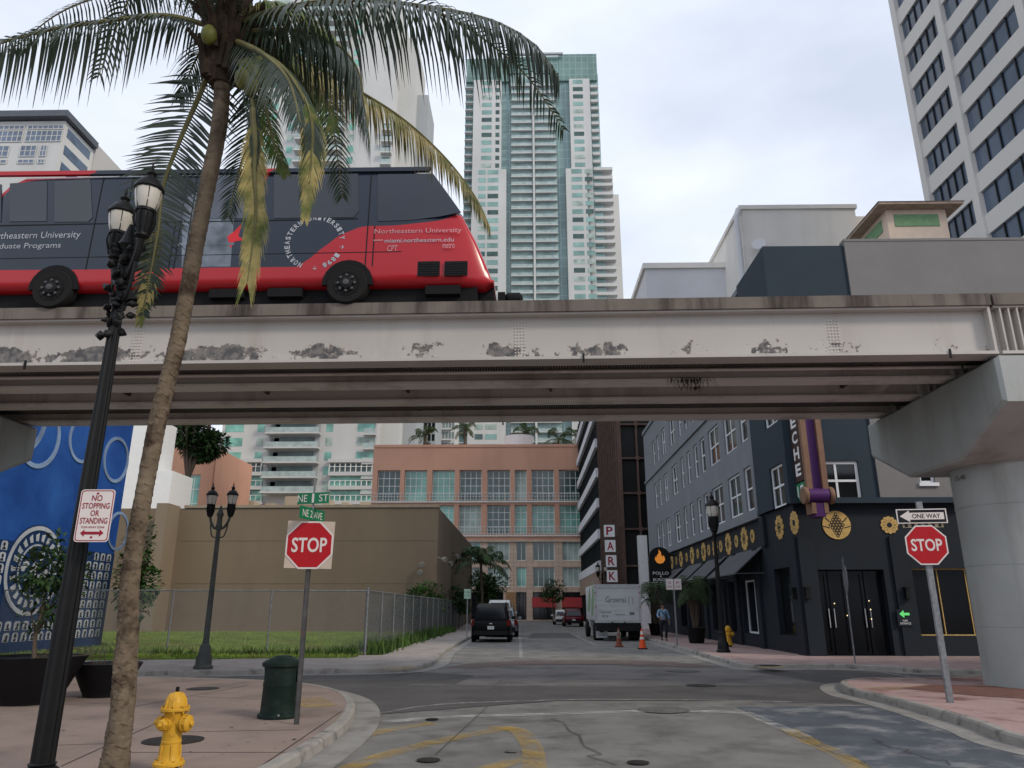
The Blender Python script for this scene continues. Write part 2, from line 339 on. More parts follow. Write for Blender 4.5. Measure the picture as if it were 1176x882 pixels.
# dark expansion joints in the near pavement
joint_m = mat('dark_joint_line', (.05,.042,.038), .9)
def line(p, q, z, wd=.008):
    p = Vector((*p, 0)); q = Vector((*q, 0)); n = (q-p).normalized(); n = Vector((-n.y, n.x, 0))*wd; mb = MB()
    mb.poly([p-n+Vector((0,0,z)), q-n+Vector((0,0,z)), q+n+Vector((0,0,z)), p+n+Vector((0,0,z))]); struct('pavement_joint', mb, joint_m)
for (a, b_) in (((70,880),(187,827)),((187,841),(345,838)),((150,864),(330,864)),((60,856),(150,853)),((225,800),(365,806)),((285,787),(150,812)),((20,812),(150,806)),((298,881),(392,817))):
    p, q = W([a, b_], .13); line(p, q, .1315)
for (a, b_) in (((600,850),(700,842)),((430,845),(640,826)),((500,868),(560,812))): p, q = W([a, b_]); line(p, q, .0135, .006)
rs = random.Random(17)
crack_m = mat('tar_crack', (.085,.08,.078), .8)
for (a, b_) in (((640,826),(700,880)),((560,795),(575,781)),((1000,850),(1090,880))):
    (x0, y0), (x1, y1) = W([a, b_]); P = [Vector((x0+(x1-x0)*t/9+rs.gauss(0,.05), y0+(y1-y0)*t/9+rs.gauss(0,.07), .0135)) for t in range(10)]
    mb = MB()
    for i in range(9): d = (P[i+1]-P[i]).normalized(); n = Vector((-d.y, d.x, 0))*rs.uniform(.005,.012); mb.poly([P[i]-n, P[i+1]-n, P[i+1]+n, P[i]+n])
    struct('road_crack', mb, crack_m)
mb = MB()
for i in range(170):
    if i < 110: x, y, z = rs.uniform(-9,-2.7), rs.uniform(7,15), .1295
    else: x, y, z = rs.uniform(-2.2,6), rs.uniform(8,24), .0136
    if z > .1 and y > 11.5 and x > -3.8: continue
    a = rs.uniform(0,6.28); r = rs.uniform(.008,.03); k = rs.randint(3,6); mb.poly([(x+r*math.cos(a+j*6.283/k)*rs.uniform(.5,1.2), y+r*math.sin(a+j*6.283/k)*rs.uniform(.4,1), z+.004+rs.random()*.006) for j in range(k)])
tag(mb.build('fallen_leaves', mat('leaf_litter', (.06,.045,.03), .9, var=.5, scale=3), None), 'scattered dead leaf bits and specks on the pavement and road', 'litter', kind='stuff')
# lawn behind the fence
lawn_pts = [(-45,21.6)]+W([(0,765),(155,763),(280,761.5),(372,760.5),(425,756)])+[(-5.2,30),(-5.3,45),(-5.4,50.5),(-45,50.5)]
mb = MB(); mb.prism(ccw(lawn_pts), -.02, .16); struct('lawn', mb, lawn_m)
def blades(name, n, sampler, h0, h1, m, width=.012):
    import numpy as np
    rs = random.Random(5); vs_, fs = [], []
    for i in range(n):
        x, y, z, k = sampler(rs); h = rs.uniform(h0, h1)*k; a = rs.uniform(0, 6.28); l = rs.uniform(-.5, .5)*h; ww = width*rs.uniform(.7, 1.6)*(1+k*.3)
        c, s = math.cos(a)*ww, math.sin(a)*ww; b0 = len(vs_)
        vs_ += [(x-c, y-s, z), (x+c, y+s, z), (x+l*.7, y+l*rs.uniform(-1,1), z+h)]; fs.append((b0, b0+1, b0+2))
    me = bpy.data.meshes.new(name); me.from_pydata(vs_, [], fs); me.materials.append(m); o = bpy.data.objects.new(name, me); COL.objects.link(o); return o
grass_m = mat('grass_blades', (.18,.26,.045), .8, var=.45, scale=.7, dirt=(.24,.22,.08), dscale=.45, dlo=.48, dhi=.7)
def lawn_s(rs):
    while True:
        y = 23+27*rs.random()**1.7; x = -32+26.8*rs.random()
        if x > -5.4 or y < 23.6+(x+11)*.06: continue
        return x, y, .16, 1
tag(blades('grass', 60000, lawn_s, .05, .13, grass_m, .016), 'bright green mown grass covering the empty lot behind the chain fence', 'grass', kind='stuff')
def weed_s(rs):
    if rs.random() < .6: return -5.25+rs.gauss(0,.18), 26+28*rs.random()**1.5, .13, rs.choice((.5,.8,1,1.8,2.4))
    return -5.5-9*rs.random()**2.2, 25.2-.0+rs.gauss(0,.12), .13, rs.choice((.5,.7,1,1.5))
weed_m = mat('weed_leaves', (.06,.11,.025), .8, var=.5, scale=2)
tag(blades('weeds', 4200, weed_s, .1, .26, weed_m, .03), 'ragged dark weeds growing along the foot of the chain fence', 'weeds', kind='stuff')

# ================================================================ ELEVATED GUIDEWAY
paint_b = mat('guideway_beam_paint', (.64,.6,.56), .55, var=.07, scale=.6, dirt=(.36,.31,.27), dscale=.9, dlo=.5, dhi=.75, streak=1)
def peel_paint():
    m = mat('peeling_beam_paint', (.46,.435,.405), .55, var=.06, scale=.6, dirt=(.38,.345,.31), dscale=1.4, dlo=.54, dhi=.78, streak=1)
    nt = m.node_tree; N = nt.nodes.new; L = nt.links.new; b = nt.nodes['Principled BSDF']; src = b.inputs['Base Color'].links[0].from_socket
    tc = N('ShaderNodeTexCoord'); sp = N('ShaderNodeSeparateXYZ'); L(tc.outputs['Object'], sp.inputs[0])
    n = N('ShaderNodeTexNoise'); n.inputs['Scale'].default_value = 5.5; n.inputs['Detail'].default_value = 10; n.inputs['Roughness'].default_value = .68; L(tc.outputs['Object'], n.inputs[0])
    n2 = N('ShaderNodeTexNoise'); n2.inputs['Scale'].default_value = .9; n2.inputs['Detail'].default_value = 1; L(tc.outputs['Object'], n2.inputs[0])
    zc = N('ShaderNodeFloatCurve'); cv = zc.mapping.curves[0]; cv.points[0].location = (0, 0); cv.points[1].location = (1, 0)
    for q in ((.02,.4),(.1,.47),(.28,.45),(.42,.3),(.55,.0)): cv.points.new(*q)
    zc.mapping.update()
    zr = N('ShaderNodeMapRange'); zr.inputs[1].default_value = 6.27; zr.inputs[2].default_value = 7.2; L(sp.outputs[2], zr.inputs[0]); L(zr.outputs[0], zc.inputs['Value'])
    xr = N('ShaderNodeMapRange'); xr.inputs[1].default_value = -12; xr.inputs[2].default_value = 9; xr.inputs[3].default_value = 1.32; xr.inputs[4].default_value = .74; L(sp.outputs[0], xr.inputs[0])
    n2m = N('ShaderNodeMath'); n2m.operation = 'MULTIPLY'; L(n2.outputs[0], n2m.inputs[0]); L(xr.outputs[0], n2m.inputs[1])
    a = N('ShaderNodeMath'); a.operation = 'MULTIPLY'; L(zc.outputs[0], a.inputs[0]); L(n2m.outputs[0], a.inputs[1])
    s = N('ShaderNodeMath'); s.operation = 'MULTIPLY_ADD'; L(a.outputs[0], s.inputs[0]); s.inputs[1].default_value = 2.0; L(n.outputs[0], s.inputs[2])
    g = N('ShaderNodeMath'); g.operation = 'GREATER_THAN'; L(s.outputs[0], g.inputs[0]); g.inputs[1].default_value = 1.0
    mx = N('ShaderNodeMix'); mx.data_type = 'RGBA'; L(g.outputs[0], mx.inputs[0]); L(src, mx.inputs[6]); pn = N('ShaderNodeTexNoise'); pn.inputs['Scale'].default_value = 9; pn.inputs['Detail'].default_value = 8; L(tc.outputs['Object'], pn.inputs[0])
    rp = N('ShaderNodeValToRGB'); q = rp.color_ramp.elements; q[0].position = .4; q[0].color = (.085,.085,.09,1); q[1].position = .62; q[1].color = (.2,.185,.17,1); L(pn.outputs[0], rp.inputs[0])
    g2 = N('ShaderNodeMath'); g2.operation = 'GREATER_THAN'; L(s.outputs[0], g2.inputs[0]); g2.inputs[1].default_value = 1.022
    ed_ = N('ShaderNodeMix'); ed_.data_type = 'RGBA'; L(g2.outputs[0], ed_.inputs[0]); ed_.inputs[6].default_value = (.3,.25,.21,1); L(rp.outputs[0], ed_.inputs[7]); L(ed_.outputs[2], mx.inputs[7]); L(mx.outputs[2], b.inputs['Base Color'])
    bp = N('ShaderNodeBump'); bp.inputs['Distance'].default_value = .01; bp.invert = True; L(g.outputs[0], bp.inputs['Height']); L(bp.outputs[0], b.inputs['Normal'])
    return m
peel_m = peel_paint()
deck_m = mat('stained_deck_concrete', (.17,.145,.125), .9, var=.12, scale=1.5, bump=.3, dirt=(.055,.045,.04), dscale=1.3, dlo=.47, dhi=.62, streak=1)
def grate_mat():
    m = mat('steel_grating', (.24,.215,.195), .7, .3, var=.3, scale=1.2)
    nt = m.node_tree; N = nt.nodes.new; L = nt.links.new; b = nt.nodes['Principled BSDF']; src = b.inputs['Base Color'].links[0].from_socket
    tc = N('ShaderNodeTexCoord'); wv = N('ShaderNodeTexWave'); wv.inputs['Scale'].default_value = 5.5; L(tc.outputs['Object'], wv.inputs[0])
    mx = N('ShaderNodeMix'); mx.data_type = 'RGBA'; L(wv.outputs[0], mx.inputs[0]); mx.inputs[6].default_value = (.02,.018,.016,1); L(src, mx.inputs[7]); L(mx.outputs[2], b.inputs['Base Color'])
    bp = N('ShaderNodeBump'); bp.inputs['Distance'].default_value = .03; L(wv.outputs[0], bp.inputs['Height']); L(bp.outputs[0], b.inputs['Normal']); return m
grate_m = grate_mat(); dark_steel = mat('dirty_steel', (.13,.115,.105), .7, .2, var=.3, scale=2)
GA = R(-1.1)
def girder(mb, x0, x1, y, web_t=.03):
    mb.b(x0, x1, y, y+.42, 6.2, 6.26); mb.b(x0, x1, y+.02, y+.4, 7.14, 7.18); mb.b(x0, x1, y+.19, y+.22, 6.26, 7.14)
def span(x0, x1, label, ribs=False):
    g = thing('elevated_guideway', label, 'guideway', (0,13.55,0), GA, 'spans of the elevated guideway', world=False)
    for i, y in enumerate((0, 1.55, 2.95, 4.6)):
        mb = MB(); girder(mb, x0, x1, y)
        if ribs:
            for k in range(6): mb.b(x0+.1+k*.16, x0+.13+k*.16, y+.02, y+.19, 6.26, 7.14)
            for k in range(1, 14): mb.b(x0+.9+k*1.2, x0+.93+k*1.2, y+.02, y+.19, 6.26, 7.14)
        else: mb.b(x1-.05, x1, y+.02, y+.4, 6.26, 7.14)
        mb.build('girder', peel_m if i == 0 else paint_b, g)
    for a, c in ((-.03, 2.05), (2.95, 5.05)):
        mb = MB(); mb.b(x0, x1+.02, a, a+.2, 7.18, 7.42); mb.b(x0, x1+.02, a+.2, c-.2, 7.18, 7.26); mb.b(x0, x1+.02, c-.2, c, 7.18, 7.42); mb.build('deck', deck_m, g)
        for q in (.32, 1.35): MB().b(x0, x1, a+q, a+q+.42, 7.26, 7.31).build('running_track', deck_m, g)
    MB().b(x0, x1, 2.06, 2.94, 7.2, 7.24).build('walkway', grate_m, g)
    for a, c in ((.43, 1.54), (3.38, 4.59)):
        MB().b(x0, x1, a, c, 6.42, 6.45).build('grating', grate_m, g)
    x = x0+1.2
    while x < x1-.4:
        mb = MB(); mb.b(x, x+.06, .22, 4.8, 6.46, 6.56)
        for a, c in ((.22, 1.75), (3.18, 4.8)): mb.b(x+.005, x+.055, a, c, 6.555, 7.1)
        mb.build('cross_frame', dark_steel, g); x += 3.35
    mb = MB()
    for a in (1.3, 3.3): MB().path([(x0, a, 6.36), (x1, a, 6.36)], .035, 6).build('conduit', paint_b, g, 40)
    return g
g1 = span(-14.1, 8.93, 'long main span of the raised guideway with peeling grey paint above the junction')
for xs in (-7.9, -.2 , 5.9):
    splice = MB()
    for i in range(12):
        for j in range(4): splice.lathe([(.014,0),(.014,.012),(.004,.018)], (xs+.06*j, .188, 6.33+i*.065), 6, (0,-1,0))
    splice.build('rivets', paint_b, g1)['kind'] = 'stuff'
for xs, ys in ((-9.9,0), (1.1,0), (8.0,0), (3.95,5.02), (-.7,5.02)):
    MB().b(xs, xs+.035, ys-.03, ys+.0, 6.12, 6.3).build('clip', black, g1)
mb = MB(); rs = random.Random(3)
for i in range(70):
    x = 3.45+rs.gauss(0,.2); mb.path([(x, 1.56, 6.28), (x+rs.uniform(-.04,.04), 1.54, 6.2), (x+rs.uniform(-.1,.1), 1.53, 6.22-rs.uniform(.05,.28))], [.008,.006,.003], 3)
tag(mb.build('hanging_debris', mat('dry_nest', (.03,.025,.02), .95), None, off=(0,0,0)), 'tuft of dry twigs and roots dangling from the underside of the guideway', 'nest')
bpy.data.objects['hanging_debris'].location = (0,13.55,0); bpy.data.objects['hanging_debris'].rotation_euler[2] = GA
g2 = span(9.0, 30, 'next span of the raised guideway with close stiffener ribs, right of the joint', True)
g3 = span(-36, -14.16, 'left span of the raised guideway beyond the left pier', False)
pier_m = mat('pier_concrete', (.37,.39,.375), .8, var=.1, scale=.8, bump=.25, dirt=(.24,.245,.215), dscale=1.3, dlo=.48, dhi=.75, streak=1)
def pier(x, label):
    p = thing('guideway_pier', label, 'pier', (x,16.1,0), 0, 'concrete piers under the guideway', world=True)
    MB().lathe([(1.05,0.1),(1.03,.4),(1.02,4.75)], (x,16.1,0), 40).build('column', pier_m, p, 40)
    for z in (1.25, 2.45, 3.65): MB().lathe([(1.029,z),(1.034,z+.004),(1.034,z+.02),(1.029,z+.024)], (x,16.1,0), 40).build('form_joint', pier_m, p, 40)
    c = x; mb = MB(); prof = [(13.34,6.15),(13.34,5.26),(15.0,4.5),(17.2,4.5),(18.86,5.3),(18.86,6.15)]
    ch = .06
    secs = []
    for xx, ins in ((c-1.5, ch), (c-1.5+ch, 0), (c+1.5-ch, 0), (c+1.5, ch)):
        cy = 16.1; cz = 5.4
        secs.append([(xx, y+(ins if y < cy else -ins), z+(ins if z < cz else -ins)) for y, z in prof])
    mb.loft(secs); mb.build('pier_cap', pier_m, p, 25)
    for y in (13.75, 15.3, 16.7, 18.3):
        for xx in (c-1.12, c+1.12): MB().b(xx-.22, xx+.22, y-.2, y+.2, 6.15, 6.2).build('bearing', dark_steel, p)
    return p
pr_ = pier(10.32, 'thick round concrete pier with flared cap beside the right stop sign')
Fp = Frame((9.31,15.96,0), (.14,-.99,0), (-.99,-.14,0))
text('15-48', Fp, 0, 4.28, .3, .1, black, pr_, 'pier_number', w=.03)
pier(-14.35, 'concrete pier whose flared cap shows at the left edge, in front of the blue mural')
# ================================================================ BUILDINGS
def ysp(x, y, X): return at(x, y, X=X).y
# ---- corner building: grey hotel floors over the dark blue restaurant
grey_w = mat('grey_stucco', (.19,.205,.225), .85, var=.05, scale=.8, bump=.15, dirt=(.165,.178,.195), dscale=.5, dlo=.45, dhi=.8, streak=1)
teal_w = mat('dark_teal_stucco', (.026,.04,.054), .75, var=.08, scale=1, bump=.15)
navy_w = mat('blue_black_stucco', (.013,.018,.025), .7, var=.1, scale=1, bump=.12)
grey2_w = mat('warm_grey_stucco', (.2,.195,.19), .85, var=.05, scale=.7, bump=.12, dirt=(.175,.17,.165), dscale=.4, dlo=.45, dhi=.8)
CB = thing('corner_building', 'dark blue corner restaurant with gold medallions and grey storeys above', 'building', (15.5,41.5,0))
XS, YF, ZC = 9.2, 25.9, 5.1
FS = Frame((XS,57,0), (0,-1,0), (-1,0,0)); FF = Frame((XS,YF,0), (1,0,0), (0,-1,0))
yt = ysp(871, 560, XS); ut = 57-yt
rowz = [(5.45,7.25),(8.35,10.15),(11.45,13.2)]; cols = [(859,868,1),(839.5,854,2),(820.5,833,2),(810,815.5,1),(802,806.5,1),(793.5,797.5,1),(786,789.5,1),(775,781.5,2),(765,769.5,2),(759,762,1),(753.8,757,1)]
wins = []
for a, c, n in cols:
    ya, yc = ysp(a, 600, XS), ysp(c, 600, XS)
    for z0, z1 in rowz: wins.append((57-ya, 57-yc, z0, z1, n))
mb = MB(); facade(mb, FS, 0, ut, ZC, 14.6, [q[:4] for q in wins], .16)
mb.b(XS+.17, 22, yt+.2, 57, ZC, 14.6); mb.build('grey_wall', grey_w, CB)
for q in wins: window(FS, *q[:4], CB, .13, nu=q[4], nv=2, fw=.09)
for q in ((10.75,10.9,-.01,.1),(ZC-.1,ZC+.13,-.01,.16),(14.55,14.8,-.4,.1)): MB().fb(FS, 0, ut, *q).build('string_course', grey_w, CB)
# teal corner wall
tw = (57-ysp(885.5,560,XS-.12), 57-ysp(901,560,XS-.12)); 
zt1, zt0 = at(892,534,X=XS-.12).z, at(894,583,X=XS-.12).z
FT = Frame((XS-.12,57,0), (0,-1,0), (-1,0,0)); UE = 57-YF
mb = MB(); facade(mb, FT, ut, UE+.12, ZC, 14.85, [(tw[0],tw[1],zt0,zt1),(tw[0],tw[1],zt0+3,zt1+3),(tw[0],tw[1],zt0+6,zt1+6)], .16)
mb.poly([FT.p(ut,ZC), FT.p(ut,14.85), FT.p(ut,14.85,-.2), FT.p(ut,ZC,-.2)])
FFT = Frame((XS-.12,YF-.12,0), (1,0,0), (0,-1,0))
wl = at(937,575,Y=YF); wr = at(983,530,Y=YF); u0, u1 = wl.x-XS+.12, wr.x-XS+.12; uR = at(1003,535,Y=YF).x-XS+.12
uw0, uw1 = at(1054,556,Y=YF).x-XS+.12, at(1071,556,Y=YF).x-XS+.12
facade(mb, FFT, 0, uR, ZC, 14.85, [(u0,u1,wl.z,wr.z),(u0,u1,wl.z+3.1,wr.z+3.1)], .16)
mb.b(XS+.3, XS+uR-.1, YF+.3, yt+.4, ZC, 14.83); mb.build('teal_wall', teal_w, CB)
for k in range(3): window(FT, tw[0], tw[1], zt0+3*k, zt1+3*k, CB, .12, nu=2, nv=2, fw=.09)
for k in range(2): window(FFT, u0, u1, wl.z+3.1*k, wr.z+3.1*k, CB, .12, nu=2, nv=2, fw=.1)
FG = Frame((XS-.12,YF-.2,0), (1,0,0), (0,-1,0))
mb = MB(); hz = [(uw0+k*3.15, uw1+k*3.15, 5.75+j*3.1, 7.2+j*3.1) for k in range(7) for j in range(1)]
facade(mb, FG, uR, 24, ZC, 15.0, hz, .18); mb.poly([FG.p(uR,ZC), FG.p(uR,15.0), FG.p(uR,15.0,-.5), FG.p(uR,ZC,-.5)])
mb.b(XS-.12+uR, XS+24, YF+.02, 57, ZC, 14.98); mb.build('grey_side_wall', grey2_w, CB)
for q in hz: window(FG, *q, CB, .14, nu=1, nv=2, fw=.08, sill=True)
mb = MB(); mb.fb(FG, uR-.01, 24, 14.98, 15.08, -.4, .02); mb.build('parapet_cap', grey2_w, CB)
# ground floor
gh = []
for a, c in ((893,916),(853,873),(838,848),(818,830),(796,808),(782,790)):
    gh.append((57-ysp(a, 700, XS), 57-ysp(c, 700, XS), .62, 2.75))
gh[0] = (gh[0][0], gh[0][1], .7, 3.0)
mb = MB(); facade(mb, FS, 0, UE, .1, ZC, gh, .3)
FN = Frame((XS,YF,0), (1,0,0), (0,-1,0))
dl, dr = at(937,700,Y=YF).x-XS, at(1021,700,Y=YF).x-XS; rl, rrr = at(1052,690,Y=YF).x-XS, at(1098,690,Y=YF).x-XS; zd = at(980,654,Y=YF).z
fh = [(dl,dr,.13,zd),(rl,rrr+1.5,.75,2.9),(rrr+3,rrr+6,.75,2.9),(rrr+8,rrr+11,.75,2.9)]
facade(mb, FN, 0, 24, .1, ZC-.05, fh, .35); mb.b(XS+.36, XS+24, YF+.36, 57, .1, ZC-.02)
mb.build('shopfront_wall', navy_w, CB)
for q in gh: window(FS, *q, CB, .26, fm=white_frame if q is gh[1] else black, gm=dark_glass, nu=2, nv=1, fw=.07, name='shop_window')
for q in fh[1:]: window(FN, *q, CB, .26, fm=gold, gm=shop_glass, nu=3, nv=1, fw=.035, name='shop_window')
# pilasters, plinth
for a in (875, 850, 834, 813, 792): u = 57-ysp(a, 700, XS); MB().fb(FS, u-.25, u+.25, .1, 3.9, 0, .12).build('pilaster', navy_w, CB)
MB().fb(FS, UE-.7, UE, .1, 3.95, 0, .1).build('pilaster', navy_w, CB); MB().fb(FS, ut+.0, ut+.5, 3.9, ZC-.12, 0, .13).build('pilaster', navy_w, CB)
MB().fb(FN, 0, .55, .1, 3.95, 0, .1).build('pilaster', navy_w, CB); MB().fb(FN, dr+.3, dr+.9, .1, 3.95, 0, .08).build('pilaster', navy_w, CB)
mb = MB(); mb.fb(FFT, -.05, 24, ZC-.05, ZC+.14, -.01, .2); mb.build('cornice', teal_w, CB)
# doors in the entrance recess
nd = 4; dwid = (dr-dl)/nd
for k in range(nd):
    o = window(FN, dl+dwid*k+.02, dl+dwid*(k+1)-.02, .14, zd-.05, CB, .33, fm=shop_glass, gm=shop_glass, nu=1, nv=1, fw=.09, name='door')
    MB().tube(FN.p(dl+dwid*(k+(.85 if k % 2 == 0 else .15)), 1.0, -.24), FN.p(dl+dwid*(k+(.85 if k % 2 == 0 else .15)), 1.6, -.24), .02).build('handle', chrome, o)
warm = mat('small_warm_bulb', (1,.75,.4), .5, emit=1.5)
for (px, py) in ((961,693),(976,707),(1001,690),(1003,700),(1004,711)):
    p = at(px, py, Y=YF-.0); MB().lathe([(.004,-.02),(.02,0),(.004,.02)], (p.x, YF+.2, p.z), 8).build('hanging_bulb', warm, CB)
for (x, z, F_) in ((dl-.28, 2.1, FN), (dr+.6, 2.1, FN), (UE-.35, 2.1, FS)):
    mb = MB(); mb.fb(F_, x-.06, x+.06, z-.15, z+.15, .1, .22); mb.fb(F_, x-.09, x+.09, z+.15, z+.19, .08, .25); mb.fb(F_, x-.09, x+.09, z-.19, z-.15, .08, .25); mb.build('wall_lantern', black, CB)
# gold medallions
def flower(mb, F, u, v, r, petals=12, w=.02, sx=1, sz=1):
    pts = []
    n = petals*6
    for k in range(n):
        a = 2*math.pi*k/n; q = r*(.84+.16*abs(math.cos(petals*a/2))**.6); pts.append((u+q*math.cos(a)*sx, v+q*math.sin(a)*sz))
    mb.fprism(F, pts, w, w+.03)
def medallion(F, u, v, r, kind, w=.0):
    mb = MB(); d = MB()
    if kind == 0:
        flower(mb, F, u, v, r, 12, w); o = mb.build('gold_flower', gold, CB); d.fprism(F, circle(u, v, r*.28, 16), w+.03, w+.045)
        for k in range(12): a = k*math.pi/6; d.fb(Frame(F.p(u,v), F.U*math.cos(a)+Vector((0,0,1))*math.sin(a), F.N), r*.45, r*.75, -.008, .008, w+.03, w+.036)
    elif kind == 1:
        flower(mb, F, u, v, r*.55, 10, w)
        for k in range(10): a = k*math.pi/5; flower(mb, F, u+r*.75*math.cos(a), v+r*.75*math.sin(a), r*.22, 6, w+.002+.001*(k%2))
        o = mb.build('gold_medallion', gold, CB); d.fprism(F, circle(u, v, r*.16, 12), w+.035, w+.05)
        for k in range(10): a = k*math.pi/5; d.fprism(F, circle(u+r*.34*math.cos(a), v+r*.34*math.sin(a), r*.07, 8), w+.035, w+.045)
    else:
        mb.fprism(F, circle(u, v, r, 36), w, w+.03); o = mb.build('gold_disc', gold, CB)
        for i in range(-4, 5):
            for j in range(-5, 6):
                x, z = (i+(j % 2)*.5)*r*.22, j*r*.19
                if abs(x)/(.42*r)+abs(z)/(.95*r) > 1 and x*x+z*z > (.5*r)**2: continue
                if x*x+z*z > (.85*r)**2 or abs(x) > .5*r: continue
                ring = circle(u+x, v+z, r*.125, 6); inn = circle(u+x, v+z, r*.068, 6)
                for k in range(6): d.fprism(F, [ring[k], ring[(k+1)%6], inn[(k+1)%6], inn[k]], w+.03, w+.036)
        for s in (-1, 1):
            d.fprism(F, [(u+s*r*.98, v-.12*r),(u+s*r*.98, v-.05*r),(u+s*r*.5, v-.18*r),(u+s*r*.5, v-.25*r)], w+.03, w+.035)
            d.fprism(F, [(u+s*r*.8, v+.5*r),(u+s*r*.75, v+.56*r),(u+s*r*.45, v+.25*r),(u+s*r*.5, v+.2*r)], w+.03, w+.035)
    d.build('carving', navy_w, o)
zm = at(866, 610, X=XS).z
med = [(865,0,.27),(855.5,1,.52),(846,0,.27),(836.5,1,.52),(827.5,0,.27),(821,1,.5),(813.5,0,.27),(807.5,1,.5),(800.5,0,.26),(794,1,.5),(787.5,0,.26),(781,1,.48),(775.5,0,.26),(770.5,1,.45),(766,0,.25),(761.5,1,.45),(757,0,.25)]
for x, k, r in med: medallion(FS, 57-ysp(x, 620, XS), 4.42, r, k)
for x, k, r in ((896,1,.46),(913,0,.4)):
    p = at(x, 608 if k else 603, X=XS); medallion(FS, 57-p.y, 4.42, r, k)
p = at(960.5,603,Y=YF); medallion(FN, p.x-XS, p.z, .48, 2, .0)
p = at(1021,603,Y=YF); medallion(FN, p.x-XS, p.z, .3, 0, .0)
p = at(1056,603,Y=YF)
for k in range(4): medallion(FN, p.x-XS+3+k*1.6, p.z, .3 if k % 2 else .48, 0 if k % 2 else 1)
# small arrow sign by the door
p = at(1037,707,Y=YF); u, v = p.x-XS, p.z; grn = mat('green_lit_sign', (.15,.75,.2), .5, emit=.25)
sg = MB().fb(FN, u-.24, u+.24, v-.33, v+.2, .08, .11).build('entrance_sign', navy_w, CB)
MB().fprism(FN, [(u-.17,v+.05),(u-.02,v+.17),(u-.02,v+.09),(u+.16,v+.09),(u+.16,v+.01),(u-.02,v+.01),(u-.02,v-.07)], .115, .125).build('arrow', grn, sg)
text('MAIN\nENTRANCE', FN, u, v-.2, .34, .15, white_paint, sg, w=.115)
# awnings
awn_m = mat('charcoal_awning_canvas', (.09,.092,.098), .9, var=.1, scale=2, bump=.2, bscale=200)
for a, c, b0, b1 in ((876.5,840,855,826.5),(834,812,818,797),(808,790,794,776.5),(784,772,772,760),(770,760,758,748)):
    ya, yc = ysp(a, 640, XS), ysp(c, 640, XS); xo = XS-1.15; zt, zb = 3.92, 2.92
    aw = MB(); t = .05
    A = [(xo,ya,zb),(XS,ya,zt),(XS,yc,zt),(xo,yc,zb)]; aw.hexa([(q[0],q[1],q[2]-t) for q in A]+A)
    for y in (ya, yc): aw.path([(XS, y, zb), (xo, y, zb-.02)], .02, 6)
    aw.build('awning', awn_m, CB)
# rooftop lookout with a hip roof
tan_w = mat('tan_stucco', (.62,.5,.4), .85, var=.06); board = mat('green_boards', (.17,.3,.16), .8, var=.15, scale=4); brn = mat('brown_eaves', (.36,.27,.21), .8, var=.2)
yk = 31.0; a = at(1020,260,Y=yk); c = at(1088,255,Y=yk); zt = at(1050,241,Y=yk).z
K = thing('roof_lookout', 'tan rooftop turret with green boarded windows and a low hip roof', 'turret', ((a.x+c.x)/2, yk+1.2, 15.0))
Fk = Frame((a.x,yk,0),(1,0,0),(0,-1,0)); Wk = c.x-a.x
MB().b(a.x, c.x, yk, yk+3.2, 14.5, zt).build('wall', tan_w, K)
MB().fb(Fk, Wk*.12, Wk*.86, zt-.85, zt-.25, 0, .04).build('window', board, K)
Fk2 = Frame((a.x,yk+3.2,0),(0,-1,0),(-1,0,0)); MB().fb(Fk2, .5, 2.7, zt-.85, zt-.25, 0, .04).build('window', board, K)
mb = MB(); e = .55; x0, x1, y0, y1 = a.x-e, c.x+e, yk-e, yk+3.2+e
mb.b(x0, x1, y0, y1, zt, zt+.12); mb.build('eaves', brn, K)
mb = MB(); q = [mb.pt(v_) for v_ in ((x0-.05,y0-.05,zt+.12),(x1+.05,y0-.05,zt+.12),(x1+.05,y1+.05,zt+.12),(x0-.05,y1+.05,zt+.12),(x0+1.2,y0+1.6,zt+.95),(x1-1.2,y0+1.6,zt+.75))]
for f in ((3,2,1,0),(0,1,5,4),(1,2,5),(2,3,4,5),(3,0,4)): mb.face([q[i] for i in f])
mb.build('roof', mat('grey_roof_metal', (.3,.32,.34), .5, .3), K)
# handrail on the roof
# ---- white blocks behind
def block(name, label, cat, x0, x1, y0, y1, z1, m, extra=None):
    t = thing(name, label, cat, ((x0+x1)/2, (y0+y1)/2, 0)); MB().b(x0, x1, y0, y1, 0, z1).build('wall', m, t)
    if extra: extra(t)
    return t
off_w = mat('off_white_render', (.76,.73,.68), .85, var=.05, scale=.3, dirt=(.62,.59,.54), dscale=.25, dlo=.5, dhi=.75, streak=1)
lg_w = mat('light_grey_render', (.6,.6,.62), .85, var=.05, scale=.3)
yb = 84
def xz(x, y, Y=yb): p = at(x, y, Y=Y); return p.x, p.z
xa, za = xz(741,309); xb, _ = xz(862,305)
def capper(x0, x1, y0, y1, z): 
    return lambda t: MB().b(x0-.3, x1+.3, y0-.3, y1+.3, z, z+.7).build('parapet', off_w, t)
block('white_building', 'plain pale grey windowless block left of the taller white one', 'building', xa, xb, yb, yb+24, za, lg_w, capper(xa, xb, yb, yb+24, za))
xa2, za2 = xz(850,241,76); xb2, _ = xz(982,243,76); xc2, zc2 = xz(1003,245,76)
